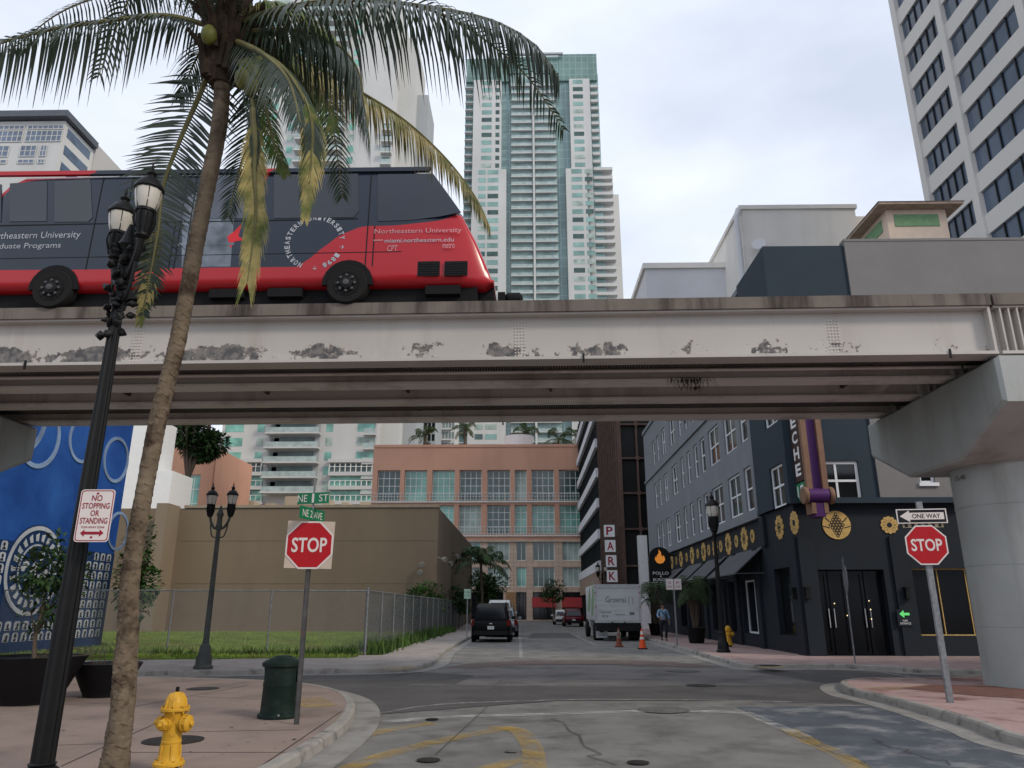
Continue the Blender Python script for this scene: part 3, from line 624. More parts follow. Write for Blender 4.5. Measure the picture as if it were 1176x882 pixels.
def ex(t):
    MB().b(xb2, xc2+8, 77, 98, 0, zc2+.2).build('wing', off_w, t)
    MB().b(xa2-.2, xb2+.2, 75.8, 98.2, za2, za2+.5).build('parapet', off_w, t)
    mb = MB(); mb.path([(xa2-.6,75.7,20),(xa2-.6,75.7,za2-1),(xa2-.2,75.9,za2)], .35, 8); mb.build('drain_pipe', lg_w, t)
    p = at(876,282,Y=75); mb = MB(); mb.lathe([(.1,0),(.5,.12),(.75,.32)], (p.x-.4, 75, p.z), 16, (-.4,-1,.3)); mb.tube((p.x,75.8,p.z),(p.x-.4,75,p.z),.12); mb.build('satellite_dish', lg_w, t)
block('white_building', 'tall off white stained block with a satellite dish, behind the dark corner parapet', 'building', xa2, xb2, 76, 98, za2, off_w, ex)
# ---- park building: striped offices and brown framed car park
brn_f = mat('brown_metal_frame', (.11,.07,.055), .6, .2, var=.2, scale=2); brn_g = mat('dark_bronze_screen', (.06,.045,.038), .5, .3, var=.3, scale=.4)
PK = thing('parking_garage', 'dark brown framed car park tower with the vertical red and white PARK sign', 'garage', (13,69,0))
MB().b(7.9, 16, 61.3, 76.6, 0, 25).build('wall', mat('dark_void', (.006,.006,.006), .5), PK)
FP = Frame((7.6,61,0),(1,0,0),(0,-1,0)); FQ = Frame((7.6,76.8,0),(0,-1,0),(-1,0,0))
mb = MB(); mb.fb(FP, 0, .35, 0, 25, -.5, .1)
for k in range(9): mb.fb(FP, .35, 9, 1.9+k*2.9, 2.05+k*2.9, -.3, .06)
for k in range(1, 6): x = .3+k*1.35; mb.fb(FP, x-.07, x+.07, 0, 25, -.3, .1)
for k in range(9):
    for j in range(1, 6): mb.fb(FP, .3+j*1.35-.16, .3+j*1.35+.16, 1.82+k*2.9, 2.14+k*2.9, .06, .14)
mb.build('frame', brn_f, PK)
MB().fb(FQ, 0, 15.8, 0, 25, -.3, 0).build('side_screen', brn_g, PK)
mb = MB()
for k in range(12): mb.fb(FQ, .2+k*1.4, .3+k*1.4, 0, 25, 0, .12)
for k in range(16): mb.fb(FQ, 0, 15.8, 1.5+k*1.5, 1.56+k*1.5, 0, .06)
mb.build('fins', brn_f, PK)
mb = MB(); mb.b(8.9, 9.6, 60.3, 61, 0, 7.2); mb.build('white_column', white_paint, PK)
PSg = thing('park_sign', 'four stacked white squares with dark red letters spelling PARK', 'sign', (7.0,60.6,5))
redp = mat('dark_red_letter', (.3,.012,.03), .5)
for i, ch_ in enumerate('PARK'):
    p0 = at(693.5+i*1.1, 603+i*17.3, Y=60.4); p1 = at(706+i*1.1, 616.5+i*17.3, Y=60.4)
    Fq = Frame((0,60.5,0),(1,0,0),(0,-1,0)); o = MB().fb(Fq, p0.x, p1.x, p1.z, p0.z, 0, .18).build('panel', white_paint, PSg)
    text(ch_, Fq, (p0.x+p1.x)/2, (p0.z+p1.z)/2, (p1.x-p0.x)*.62, (p0.z-p1.z)*.72, redp, o, 'letter', w=.185, bold=.02)
mb = MB(); p0 = at(700,600,Y=60.6); p1 = at(704,672,Y=60.6); mb.b(p1.x-.05, p1.x+.05, 60.55, 60.62, p1.z, p0.z); mb.b(p1.x, 7.7, 60.55, 60.6, p0.z-.3, p0.z-.2); mb.b(p1.x, 7.7, 60.55, 60.6, p1.z+.6, p1.z+.7); mb.build('bracket', brn_f, PSg)
SB = thing('office_building', 'office block with dark glass and pale horizontal bands beside the brown car park', 'building', (12,91,0))
MB().b(7.6, 16, 77, 105.5, 0, 27).build('glass_wall', glass('office_glass', (.04,.06,.07)), SB)
FB = Frame((7.6,105.5,0),(0,-1,0),(-1,0,0)); FBf = Frame((7.6,77,0),(1,0,0),(0,-1,0))
for k in range(7):
    z = 5.3+k*3.15; mb = MB(); mb.fb(FB, 0, 28.5, z, z+.95, 0, .35); mb.fb(FBf, 0, 8, z, z+.95, 0, .3); mb.build('band', lg_w, SB)
mb = MB()
for k in range(20): mb.fb(FB, .2+k*1.48, .28+k*1.48, 0, 27, 0, .08)
mb.build('mullions', black, SB); MB().fb(FB, 0, 28.5, 3.3, 5.28, .0, .3).build('sign_band', mat('tan_fascia', (.3,.22,.17), .8), SB)
# hanging restaurant sign with a flame
HS = thing('hanging_sign', 'round topped black sign with an orange flame beside the grey building', 'sign', (8.2,47,3))
Fh = Frame((0,47,0),(1,0,0),(0,-1,0)); c0 = at(757,641,Y=47); hw = .66; zb = at(757,674,Y=47).z
pts = [(c0.x-hw,zb),(c0.x+hw,zb)]+[(c0.x+hw*math.cos(R(a)), c0.z+hw*math.sin(R(a))) for a in range(0,181,12)]
pn = MB().fprism(Fh, pts, 0, .25).build('panel', black, HS)
fl = [(0,-.42),(.2,-.36),(.33,-.15),(.28,.05),(.2,.12),(.2,-.02),(.1,.1),(.08,.3),(-.05,.48),(-.06,.25),(-.18,.1),(-.2,-.02),(-.27,.04),(-.33,-.15),(-.2,-.36)]
MB().fprism(Fh, [(c0.x+x*.95, c0.z+.05+z*.95) for x, z in fl], .25, .28).build('flame', mat('orange_flame', (.8,.28,.04), .5, emit=.3), pn)
text('POLLO', Fh, c0.x, zb+.8, .95, .17, white_paint, pn, w=.26); text('&', Fh, c0.x, zb+.62, .12, .12, white_paint, pn, w=.26); text('BURGER', Fh, c0.x, zb+.41, .95, .17, white_paint, pn, w=.26)
text('TACO  BAR', Fh, c0.x, zb+.11, .8, .13, white_paint, pn, w=.26)
MB().fb(Fh, c0.x-.6, c0.x+.6, zb+.24, zb+.26, .25, .27).build('rule', white_paint, pn)
MB().b(c0.x, XS, 46.85, 46.92, c0.z+.1, c0.z+.2).build('bracket', black, HS)
# marquee sign at the corner
pur = mat('purple_sign_metal', (.07,.02,.11), .5, var=.1); cop = mat('copper_sign_edge', (.2,.115,.075), .6); bul = mat('speckled_brown_panel', (.06,.035,.03), .6, var=.5, scale=25)
ym = 25.75; XA = 9.36
MQ = thing('marquee_sign', 'tall purple vertical marquee with copper edges and white letters on the restaurant corner', 'sign', (XA+.45,YF-.5,4.6))
yq0, yq1 = YF-1.05, YF-.13; x0, x1 = XA, XA+.66; zb_, zt_ = 5.35, 9.3
MB().b(x0+.04, x1-.04, yq0+.06, yq1, zb_, zt_).build('body', pur, MQ)
for xx in (x0-.02, x1-.16): MB().b(xx, xx+.18, yq0-.1, yq0+.1, zb_, zt_).build('edge', cop, MQ)
MB().lathe([(.2,-.36),(.24,-.32),(.24,.32),(.2,.36)], (x0+.33,yq0+.02,5.2), 20, (1,0,0)).build('scroll', pur, MQ, 30)
for s_ in (-1, 1): MB().lathe([(.27,0),(.29,.04),(.29,.1),(.27,.14)], (x0+.33+s_*.42-.07,yq0+.02,5.2), 20, (1,0,0)).build('scroll_rim', cop, MQ, 30)
MB().b(x0+.16, x1-.16, yq0-.08, yq0+.5, 4.5, 4.95).build('foot', pur, MQ)
for xx in (x0+.06, x1-.2): MB().b(xx, xx+.14, yq0-.1, yq0+.45, 4.6, 4.95).build('foot_rim', cop, MQ)
Fl = Frame((x0+.02,yq1+.0,0),(0,-1,0),(-1,0,0))
pnl = MB().fb(Fl, .02, .8, 5.75, zt_, 0, .05).build('letter_panel', bul, MQ)
for i, ch_ in enumerate('ITECHE'): text(ch_, Fl, .42, 8.95-i*.56, .5, .42, white_paint, pnl, 'letter', w=.06, bold=.03)
gp = MB().fb(Fl, .02, .8, 5.1, 5.7, 0, .05).build('number_panel', mat('green_panel', (.03,.2,.09), .5), MQ); text('15', Fl, .42, 5.4, .6, .42, white_paint, gp, 'number', w=.055, bold=.02)

# ---- salmon building at the end of the street
sal = mat('salmon_stucco', (.58,.32,.22), .85, var=.06, scale=.2, dirt=(.44,.24,.165), dscale=.15, dlo=.45, dhi=.75, streak=1)
bei = mat('pinkish_stone_tile', (.62,.47,.36), .8, var=.08, scale=.6)
def tiles(m, sx, sy):
    nt = m.node_tree; N = nt.nodes.new; L = nt.links.new; b = nt.nodes['Principled BSDF']; src = b.inputs['Base Color'].links[0].from_socket
    tc = N('ShaderNodeTexCoord'); mp = N('ShaderNodeMapping'); mp.inputs['Rotation'].default_value = (R(90),0,0); L(tc.outputs['Object'], mp.inputs[0])
    br = N('ShaderNodeTexBrick'); br.inputs['Scale'].default_value = 1; br.inputs['Brick Width'].default_value = sx; br.inputs['Row Height'].default_value = sy; br.offset = 0
    br.inputs['Mortar Size'].default_value = .025; br.inputs['Color1'].default_value = (1,1,1,1); br.inputs['Color2'].default_value = (.88,.88,.88,1); br.inputs['Mortar'].default_value = (.6,.55,.5,1); L(mp.outputs[0], br.inputs[0])
    mx = N('ShaderNodeMix'); mx.data_type = 'RGBA'; mx.blend_type = 'MULTIPLY'; mx.inputs[0].default_value = 1; L(src, mx.inputs[6]); L(br.outputs[0], mx.inputs[7]); L(mx.outputs[2], b.inputs['Base Color'])
tiles(bei, .9, .6)
SY = 106.5; SL = thing('salmon_building', 'salmon and pink stone apartment building with tall teal windows closing the street', 'building', (0,SY+8,0))
FA = Frame((0,SY,0),(1,0,0),(0,-1,0))
def uv(x, y, Y=SY): p = at(x, y, Y=Y); return p.x, p.z
zr = [uv(600, y)[1] for y in (513, 539.5, 575, 578, 614, 622, 644, 651.5, 674, 680, 713)]
sx_ = lambda x, y=600: uv(x, y)[0]
pil = [(433,459),(464,490),(496,522),(527.5,553),(559.5,586),(591,605),(610.5,636.5),(642,668),(674,700),(706,732)]
h1 = [(sx_(a, 560), sx_(c, 560), zr[2], zr[1]) for a, c in pil]; h2 = [(q[0], q[1], zr[4]+.1, zr[3]-.2) for q in h1]
mb = MB(); facade(mb, FA, sx_(427,560), 24, zr[4]-.9, zr[0], h1+h2, .8); SE = sx_(427,560)
mb.b(SE, 24, SY+.82, SY+16, zr[4]-.9, zr[0]-.05); mb.fb(FA, SE, sx_(705,515), zr[0]-.05, zr[0]+.35, -1, .12); mb.fb(FA, sx_(780), 24, zr[0]-.05, zr[0]-.04, -1, 0)
mb.build('salmon_wall', sal, SL)
low = [(429,447),(460,484),(497,521),(534,552),(560,585),(593,604.5),(612,637),(646,671),(680,705)]
h3 = []
for a, c in low: h3 += [(sx_(a,640), sx_(c,640), zr[6], zr[5]), (sx_(a,660), sx_(c,660), zr[8], zr[7])]
h4 = [(sx_(a,700), sx_(c,700), .15, zr[9]) for a, c in ((430,447),(460,484),(497,521),(534,552),(560,578),(593,604.5),(612,637),(646,671))]
mb = MB(); facade(mb, FA, SE, 24, 0, zr[4]-.91, h3+h4, .45); mb.b(SE, 24, SY+.46, SY+16, 0, zr[4]-.92); mb.build('stone_wall', bei, SL)
thin = mat('pale_window_mullion', (.72,.74,.7), .5)
rs = random.Random(8)
for q in h1+h2:
    n = 2 if q[1]-q[0] < 2.5 else 4
    window(FA, *q, SL, .7, fm=thin, gm=rs.choice((teal_dark, teal_dark, teal_glass, teal_glass, teal_glass, curtain)), nu=n, nv=4, fw=.1)
for q in h3: window(FA, *q, SL, .35, fm=thin, gm=rs.choice((teal_dark, teal_glass, teal_glass, curtain)), nu=2 if q[1]-q[0] < 2.5 else 4, nv=1, fw=.1)
for q in h4: window(FA, *q, SL, .4, fm=black, gm=dark_glass, nu=3, nv=1, fw=.1, name='shopfront')
mb = MB()
for zb2 in (zr[2], zr[4]):
    for k in range(3): mb.fb(FA, SE, 24, zb2+.1+k*.5, zb2+.14+k*.5, .16, .2)
    x = SE
    while x < 24: mb.fb(FA, x, x+.04, zb2-.1, zb2+1.15, .16, .2); x += .42
    mb.fb(FA, SE, 24, zb2-.25, zb2-.1, .0, .25)
mb.build('balcony_rail', thin, SL)
mb = MB()
for q in h1: x = (q[0]+q[1])/2
mb.fb(FA, SE, 24, zr[4]-1.0, zr[4]-.7, 0, .3); mb.build('ledge', bei, SL)
for a, c in ((611,638),(645,673)): 
    x0, x1 = sx_(a,690), sx_(c,690); z0 = uv(600,697)[1]; z1 = uv(600,686)[1]
    A = [(x0,SY-1.2,z0),(x1,SY-1.2,z0),(x1,SY,z1),(x0,SY,z1)]; MB().hexa([(q[0],q[1],q[2]-.08) for q in A]+A).build('red_awning', mat('red_awning_canvas', (.3,.035,.035), .8), SL)
MB().fb(FA, sx_(581,690), sx_(592,690), .15, zr[9], 0, .3).build('tan_panel', mat('tan_panel', (.35,.2,.1), .8), SL)
# left piece of the salmon block behind the condo wing
S2 = thing('salmon_building', 'small salmon block with teal windows just right of the white walled building', 'building', (-57,120,0)); F2 = Frame((0,112,0),(1,0,0),(0,-1,0))
a = at(180,513,Y=112); c = at(240,583,Y=112)
hh = [(at(206,560,Y=112).x, at(229,560,Y=112).x, c.z-6, at(222,545,Y=112).z)]
mb = MB(); facade(mb, F2, a.x-8, c.x, 0, a.z, hh, .5); mb.b(a.x-8, c.x, 112.52, 128, 0, a.z-.05); mb.build('wall', sal, S2); window(F2, *hh[0], S2, .4, fm=thin, gm=teal_glass, nu=3, nv=5, fw=.15)
# ---- condo tower left of centre
twr = mat('tower_white_render', (.56,.56,.545), .85, var=.05, scale=.1, dirt=(.42,.43,.43), dscale=.08, dlo=.45, dhi=.8, streak=1); twr2 = mat('tower_grey_render', (.36,.38,.39), .85, var=.05, scale=.1)
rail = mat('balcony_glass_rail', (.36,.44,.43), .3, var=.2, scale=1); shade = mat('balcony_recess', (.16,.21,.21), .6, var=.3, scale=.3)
CT = thing('condo_tower', 'tall pale condo tower with teal windows and stacked balconies rising behind the palm fronds', 'tower', (-47,158,0))
FC = Frame((0,150,0),(1,0,0),(0,-1,0))
def cx(x, y=530): return at(x, y, Y=150).x
x0, x1 = cx(251), cx(431)
MB().b(x0, x1, 150, 172, 0, 150).build('wall', twr, CT)
MB().b(x1, x1+4, 154, 170, 0, 140).build('wing', mat('bright_white_wing', (.52,.52,.5), .8, var=.05, scale=.1), CT)
MB().b(x1+3, x1+6.8, 158, 170, 0, 126).build('wing', twr2, CT)
xa, xb = cx(308), cx(366); xm = (xa+xb)/2
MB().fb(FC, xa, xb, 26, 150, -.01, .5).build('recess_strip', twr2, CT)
win, bal = [], []
zz = [24+3.05*k for k in range(41)]
zz.sort(key=lambda z: 0 if 60 < z < 112 or z < 37 else 1)
for z in zz:
    for a, c in ((254.5,276),(292,300),(372,380),(408.5,428)):
        if z < 30 and a in (254.5,408.5): continue
        win.append((cx(a), cx(c), z+.7, z+2.5, -.05, .04, 2 if int(z*7+a) % 4 == 0 else 0))
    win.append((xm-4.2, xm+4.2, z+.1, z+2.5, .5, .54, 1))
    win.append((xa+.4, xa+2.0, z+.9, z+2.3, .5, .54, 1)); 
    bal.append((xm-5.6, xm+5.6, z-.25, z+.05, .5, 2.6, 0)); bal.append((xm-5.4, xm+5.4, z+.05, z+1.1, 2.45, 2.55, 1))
for z in zz[:24]:
    win.insert(0, (cx(418), cx(429), z+.1, z+2.4, -.02, .03, 1)); bal.insert(0, (cx(417), cx(431), z-.3, z+.05, 0, 1.3, 0)); bal.insert(0, (cx(417.5), cx(430.5), z+.05, z+1.05, 1.15, 1.25, 1))
    win = [q for q in win if not (q[0] > cx(405) and q[0] < cx(412) and q[2] > 50)]
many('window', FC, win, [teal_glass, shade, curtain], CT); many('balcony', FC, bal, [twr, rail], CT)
# podium of the condo, wide loggias either side
for a, c in ((252,302),(378,429)):
    lo = MB()
    for k, y in enumerate((529,544,560,577)):
        p = at(a, y, Y=149.4); q = at(c, y, Y=149.4); lo.b(p.x, q.x, 148.6, 150, p.z-.5, p.z+.25)
    lo.build('loggia_slab', twr, CT)
    for k, y in enumerate((542,558,575)):
        p = at(a+1, y, Y=149.8); q = at(c-1, y, Y=149.8); mid = (p.x+q.x)/2
        MB().b(p.x, q.x, 149.85, 149.95, p.z, p.z+2.0).build('loggia_glass', shade if k == 0 else teal_glass, CT)
        for m_ in range(1, 5): pass
        mb = MB()
        for m_ in range(0, 9): x = p.x+(q.x-p.x)*m_/8; mb.b(x-.08, x+.08, 148.9, 149.0, p.z-.2, p.z+(.9 if k else 1.6))
        mb.b(p.x, q.x, 148.88, 149.0, p.z+.9, p.z+1.0); mb.build('loggia_rail', thin, CT)
PDs = thing('podium_building', 'long low tan roofed podium in front of the pale condo tower', 'building', (-45,135,0))
MB().b(cx(195)*.9, cx(455)*.9, 128, 146, 0, at(300,583,Y=128).z).build('wall', mat('tan_podium', (.38,.33,.27), .85), PDs)
zt = at(300,583,Y=128).z; rs = random.Random(4)
for k in range(9): x = -52+k*3.3; h = rs.uniform(.8, 2.2); MB().b(x, x+rs.uniform(1,2.4), 129, 132, zt, zt+h).build('roof_unit', mat('roof_plant_tan', (.45,.38,.28), .8), PDs)
# ---- centre tower
ZT = thing('glass_crown_tower', 'very tall white tower with teal glass crown and a central column of balconies', 'tower', (3.5,240,0)); YT = 225
FTt = Frame((0,YT,0),(1,0,0),(0,-1,0)); xl, xr = -21.3, 28.0; ztop = at(650,60,Y=YT).z
tx = lambda z: xl+(z-80)/(505-80)*(xr-xl-.8)
tg = glass('tower_teal_glass', (.2,.31,.3), .15, .25, .1); tg2 = glass('tower_window_teal', (.2,.35,.32), .15, .4, .15); crown = glass('crown_green_glass', (.15,.25,.225), .12, .3, .08)
def seam(m, s):  # glazing grid
    nt = m.node_tree; N = nt.nodes.new; L = nt.links.new; b = nt.nodes['Principled BSDF']; src = b.inputs['Base Color'].links[0].from_socket
    tc = N('ShaderNodeTexCoord'); mp = N('ShaderNodeMapping'); mp.inputs['Rotation'].default_value = (R(90),0,0); L(tc.outputs['Object'], mp.inputs[0])
    br = N('ShaderNodeTexBrick'); br.offset = 0; br.inputs['Scale'].default_value = 1; br.inputs['Brick Width'].default_value = s; br.inputs['Row Height'].default_value = s*1.2; br.inputs['Mortar Size'].default_value = .12
    br.inputs['Color1'].default_value = (1,1,1,1); br.inputs['Color2'].default_value = (.8,.85,.85,1); br.inputs['Mortar'].default_value = (1.5,1.4,1.4,1); L(mp.outputs[0], br.inputs[0])
    mx = N('ShaderNodeMix'); mx.data_type = 'RGBA'; mx.blend_type = 'MULTIPLY'; mx.inputs[0].default_value = 1; L(src, mx.inputs[6]); L(br.outputs[0], mx.inputs[7]); L(mx.outputs[2], b.inputs['Base Color'])
seam(crown, 2.2); seam(tg, 2.9)
MB().b(tx(82), tx(503), YT+2, YT+28, 0, ztop-8).build('core', tg, ZT)
MB().b(tx(84), tx(222), YT+1, YT+26, ztop-11.5, ztop-1.5).build('crown', crown, ZT); MB().b(tx(378), tx(500), YT+1, YT+26, ztop-11.5, ztop).build('crown', crown, ZT)
MB().b(tx(222), tx(378), YT+1.2, YT+26, ztop-8, ztop-.7).build('crown', crown, ZT)
MB().fb(FTt, tx(210), tx(392), ztop-1.2, ztop-.5, -.3, .6).build('roof_beam', twr2, ZT)
zlow = at(650,195,Y=YT).z
wl_ = MB(); wl_.b(tx(108), tx(196), YT, YT+20, 0, ztop-11.6); wl_.b(tx(108), tx(212), YT-.8, YT+19, 0, zlow); wl_.build('white_wall', twr, ZT)
wr_ = MB(); wr_.b(tx(410), tx(474), YT, YT+20, 0, ztop-11.6); wr_.b(tx(392), tx(455), YT-.8, YT+19, 0, zlow); wr_.b(tx(475), tx(505)+3.6, YT+3, YT+30, 0, zlow+2); wr_.b(tx(505)+3.6,tx(505)+6.2,YT+8,YT+32,0,zlow-5); wr_.build('white_wall', twr, ZT)
floors = [26+3.12*k for k in range(51)]; floors = [z for z in floors if z < ztop-12]; floors.sort(key=lambda z: 0 if z > 95 else 1)
win, bal = [], []
for z in floors:
    up_ = z > zlow-2
    A_ = ((135,166),(411+10,452)) if up_ else ((128,150),(156,188),(409,441),(449,472))
    rr_ = random.Random(int(z*10))
    for a, c in A_: win.append((tx(a), tx(c), z+.7, z+2.4, -.05 if up_ else .8, .05 if up_ else .86, rr_.choice((0,0,0,1,2))))
    if up_: win.append((tx(178), tx(190), z+.7, z+2.4, -.05, .05, 1))
    for a, c in ((226,292),(299,366)):
        bal.append((tx(a), tx(c), z-.2, z+.12, -.8, .5, 0)); bal.append((tx(a)+.2, tx(c)-.2, z+.12, z+1.05, .3, .42, 1))
    bal.append((tx(82), tx(107), z-.2, z+.1, -2, -.3, 0))
    if z < zlow+2: bal.append((tx(457) if z < 120 else tx(478), tx(505)+3.4, z-.2, z+.9, -3, -1.2+.6*(int(z) % 2), 0))
    else: bal.append((tx(477), tx(500), z-.2, z+.9, -2, -.8, 0))
many('window', FTt, win, [tg2, teal_dark, curtain], ZT); many('balcony', FTt, bal, [twr, rail], ZT)
MB().fb(FTt, tx(292.5), tx(298.5), 20, ztop-9, -2, .8).build('mullion', twr, ZT)
MB().fb(FTt, tx(226), tx(366), 20, ztop-9, -1.2, -.7).build('balcony_recess', mat('pale_teal_recess', (.3,.4,.385), .4, var=.25, scale=.4), ZT)
# ---- blocks glimpsed above the salmon roof
def slab_block(name, label, x0, x1, Y, z1, m, gm, fl=3.1, bays=6, z0=20, cat='building'):
    t = thing(name, label, cat, ((x0+x1)/2, Y+8, 0)); F = Frame((0,Y,0),(1,0,0),(0,-1,0)); MB().b(x0, x1, Y, Y+14, 0, z1).build('wall', m, t)
    rects = []; k = 0; wdt = (x1-x0)/bays
    while z0+k*fl < z1-fl:
        for j in range(bays): rects.append((x0+wdt*j+wdt*.14, x0+wdt*(j+1)-wdt*.14, z0+k*fl+.6, z0+k*fl+2.4))
        k += 1
    many('window', F, rects[::-1], gm, t); mb = MB(); k = 0
    while z0+k*fl < z1-fl: mb.fb(F, x0+wdt, x1-wdt, z0+k*fl-.1, z0+k*fl+.12, 0, 1.0); k += 1
    mb.build('balcony', m, t); return t
p = at(472,510,Y=190); q = at(500,495,Y=190); slab_block('apartment_block', 'dark glassy apartment block glimpsed above the salmon roof, left of the rooftop palm', p.x, q.x, 190, 72, twr2, dark_glass, z0=40)
p = at(500,510,Y=205); q = at(522,495,Y=205); slab_block('apartment_block', 'narrow grey block with white balconies glimpsed above the salmon roof', p.x, q.x, 205, 68, twr, shade, z0=44)
# ---- flat roofed apartment block, top left
TL = thing('apartment_block', 'white apartment block with a floating flat grey roof at the top left', 'building', (-95,115,0)); YL = 110
c = at(73,150,Y=YL); zr_ = at(60,127,Y=YL).z; za = at(60,140,Y=YL).z; FL = Frame((0,YL,0),(1,0,0),(0,-1,0)); xc = c.x
zt = at(60,139,Y=YL).z
MB().b(xc-36, xc, YL, YL+9, 0, zt).build('wall', twr, TL); MB().b(xc-36, xc+.3, YL+9, YL+48, 0, zt+1.6).build('side_wall', mat('side_render', (.47,.46,.44), .85, var=.04, scale=.1), TL)
zu = at(60,127,Y=YL-1).z
MB().b(xc-38, xc+.9, YL-1.2, YL+8.6, zu-1.2, zu).build('roof', mat('dark_grey_roof', (.1,.11,.13), .6), TL)
mb = MB()
for k in range(9): mb.b(xc-2-k*4, xc-1.7-k*4, YL+.4, YL+.7, zt, zu-1.2)
mb.build('roof_post', twr2, TL)
rects = []
for j, (y0, y1) in enumerate(((144,149),(150,163),(167,180),(183,188))):
    z1, z0 = at(50,y0,Y=YL).z, at(50,y1,Y=YL).z
    for a, c_ in (((29,71),(-10,26)) if j < 2 else ((49,57),(26,45),(-8,14))): rects.append((at(a,160,Y=YL).x, at(c_,160,Y=YL).x, z0, z1))
for j in range(14):
    z1 = zt-15-j*3.4
    for a, c_ in ((49,57),(26,45),(-8,14)): rects.append((at(a,160,Y=YL).x, at(c_,160,Y=YL).x, z1-2.2, z1))
for a, c_, z0, z1 in rects: window(FL, min(a,c_), max(a,c_), z0, z1, TL, -.1, fm=twr, gm=blue_glass, nu=max(2, int(abs(c_-a)/.9)), nv=1 if z1-z0 < 1.2 else 2, fw=.16)
FL2 = Frame((xc,YL+9,0),(0,-1,0),(1,0,0))
for k in range(5): MB().fb(FL2, 1, 8, zt-2.6-k*3.4, zt-.8-k*3.4, -.05, .05).build('side_window', blue_glass, TL)
# ---- right striped tower, turned to the street
TR = thing('office_tower', 'tall pale concrete tower with slanting rows of blue windows at the top right', 'tower', (49,38,0))
FR = Frame((33.9,56,0), (0,-1,0), (-1,0,0))
trm = mat('tower_concrete_bands', (.62,.6,.565), .85, var=.04, scale=.1); bg_ = glass('tower_blue_windows', (.06,.09,.14), .15, .3, .3)
MB().fb(FR, 0, 36, 0, 100, -30, -.2).build('core', bg_, TR)
bays = [(0,5.9)]+[(5.9+k*8.2, 14.1+k*8.2) for k in range(3)]
for k in range(29):
    MB().fb(FR, 0, 35.8, k*3.45+.2, k*3.45+1.72, -.3, 0).build('spandrel', trm, TR)
mb = MB()
for a, c in bays: mb.fb(FR, a-.0 if a else 0, a+.75, 0, 100, -.4, .2)
mb.fb(FR, 35.8, 36.5, 0, 100, -.7, .35); mb.fb(FR, 0, .1, 0, 100, -30, 0); mb.build('pier', trm, TR)
mb = MB()
for a, c in bays:
    for j in range(1, 5): mb.fb(FR, a+.85+(c-a-.85)*j/5-.06, a+.85+(c-a-.85)*j/5+.06, 0, 100, -.25, -.1)
mb.build('mullions', black, TR)
# ---- brown building behind the lawn
brw = mat('brown_stucco', (.205,.157,.11), .9, var=.05, scale=.35, bump=.15, dirt=(.17,.13,.093), dscale=.22, dlo=.45, dhi=.75, streak=1)
BB = thing('brown_building', 'big windowless brown building behind the grass lot', 'building', (-18,64,0))
zt = at(400,583,Y=51).z; xl_ = at(205,640,Y=51).x; FB1 = Frame((0,51,0),(1,0,0),(0,-1,0)); 
side = Frame((-6.0,84,0),(0,-1,0),(1,0,0)); sh = []
sh = [(k*3.2+1.5, k*3.2+3.4, 4.6, 6.0) for k in range(7)]+[(k*3.2+1.5, k*3.2+3.4, 1.2, 3.0) for k in range(7)]
mb = MB(); facade(mb, side, 0, 33, 0, zt, sh, .4); mb.b(-34, -6.45, 51, 84, 0, zt-.02); mb.poly([(-6.45,51,0),(-6,51,0),(-6,51,zt),(-6.45,51,zt)]); mb.poly([(-6.45,51,zt),(-6,51,zt),(-6,84,zt),(-6.45,84,zt)])
mb.build('wall', brw, BB)
for q in sh: window(side, *q, BB, .32, fm=black, gm=dark_glass, nu=2, nv=1)
mb = MB(); mb.b(xl_, -5.9, 50.9, 51.3, zt, zt+.18); mb.build('parapet', mat('tan_coping', (.3,.24,.18), .8), BB)
MB().b(at(170,640,Y=49).x, xl_-.3, 49.2, 51, 0, zt+.1).build('lighter_bay', mat('lighter_tan_stucco', (.255,.2,.145), .9, var=.05, scale=.4), BB)
mb = MB(); mb.fb(FB1, xl_+.0, -6.1, 3.2, 3.24, 0, .015); mb.fb(FB1, xl_, -6.1, 6.0, 6.04, 0, .015)
mb.build('render_joint', mat('brown_joint', (.18,.138,.1), .9), BB)
lampm = mat('dusty_grey_metal', (.24,.22,.19), .6)
for i, (x, y) in enumerate(((486,646),(503,640),(511,645),(519,637),(484,655))):
    p = at(x, y, Y=50.9 if x < 495 else 52); FX = p if x < 495 else at(x, y, X=-5.95)
    d = (0,-1,-.3) if x < 495 else (.8,-.6,-.3); mb = MB(); P_ = Vector(FX); D = Vector(d).normalized()
    mb.tube(P_, P_+D*.45, .04); mb.lathe([(.06,0),(.16,.1),(.2,.3),(.17,.34)], P_+D*.4, 12, D); mb.build('flood_light', lampm, BB, 40)
rs = random.Random(12)
for x in (235, 300, 360, 470): p = at(x, 583, Y=55); MB().b(p.x, p.x+rs.uniform(.6,1.4), 55, 56, zt, zt+rs.uniform(.3,.6)).build('roof_vent', lampm, BB)
# white building between mural and brown building
WB = thing('white_building', 'bright white stepped building between the blue mural and the brown building', 'building', (-38,66,0)); YW = 58
p = at(197,540,Y=YW); q = at(176,492,Y=YW)
MB().b(-60, q.x, YW, YW+4, 0, q.z+1).build('wall', mat('bright_white_render', (.8,.8,.78), .7, var=.03), WB); MB().b(q.x, p.x, YW+.2, YW+4, 0, p.z).build('wing', mat('bright_white_render', (.8,.8,.78)), WB)
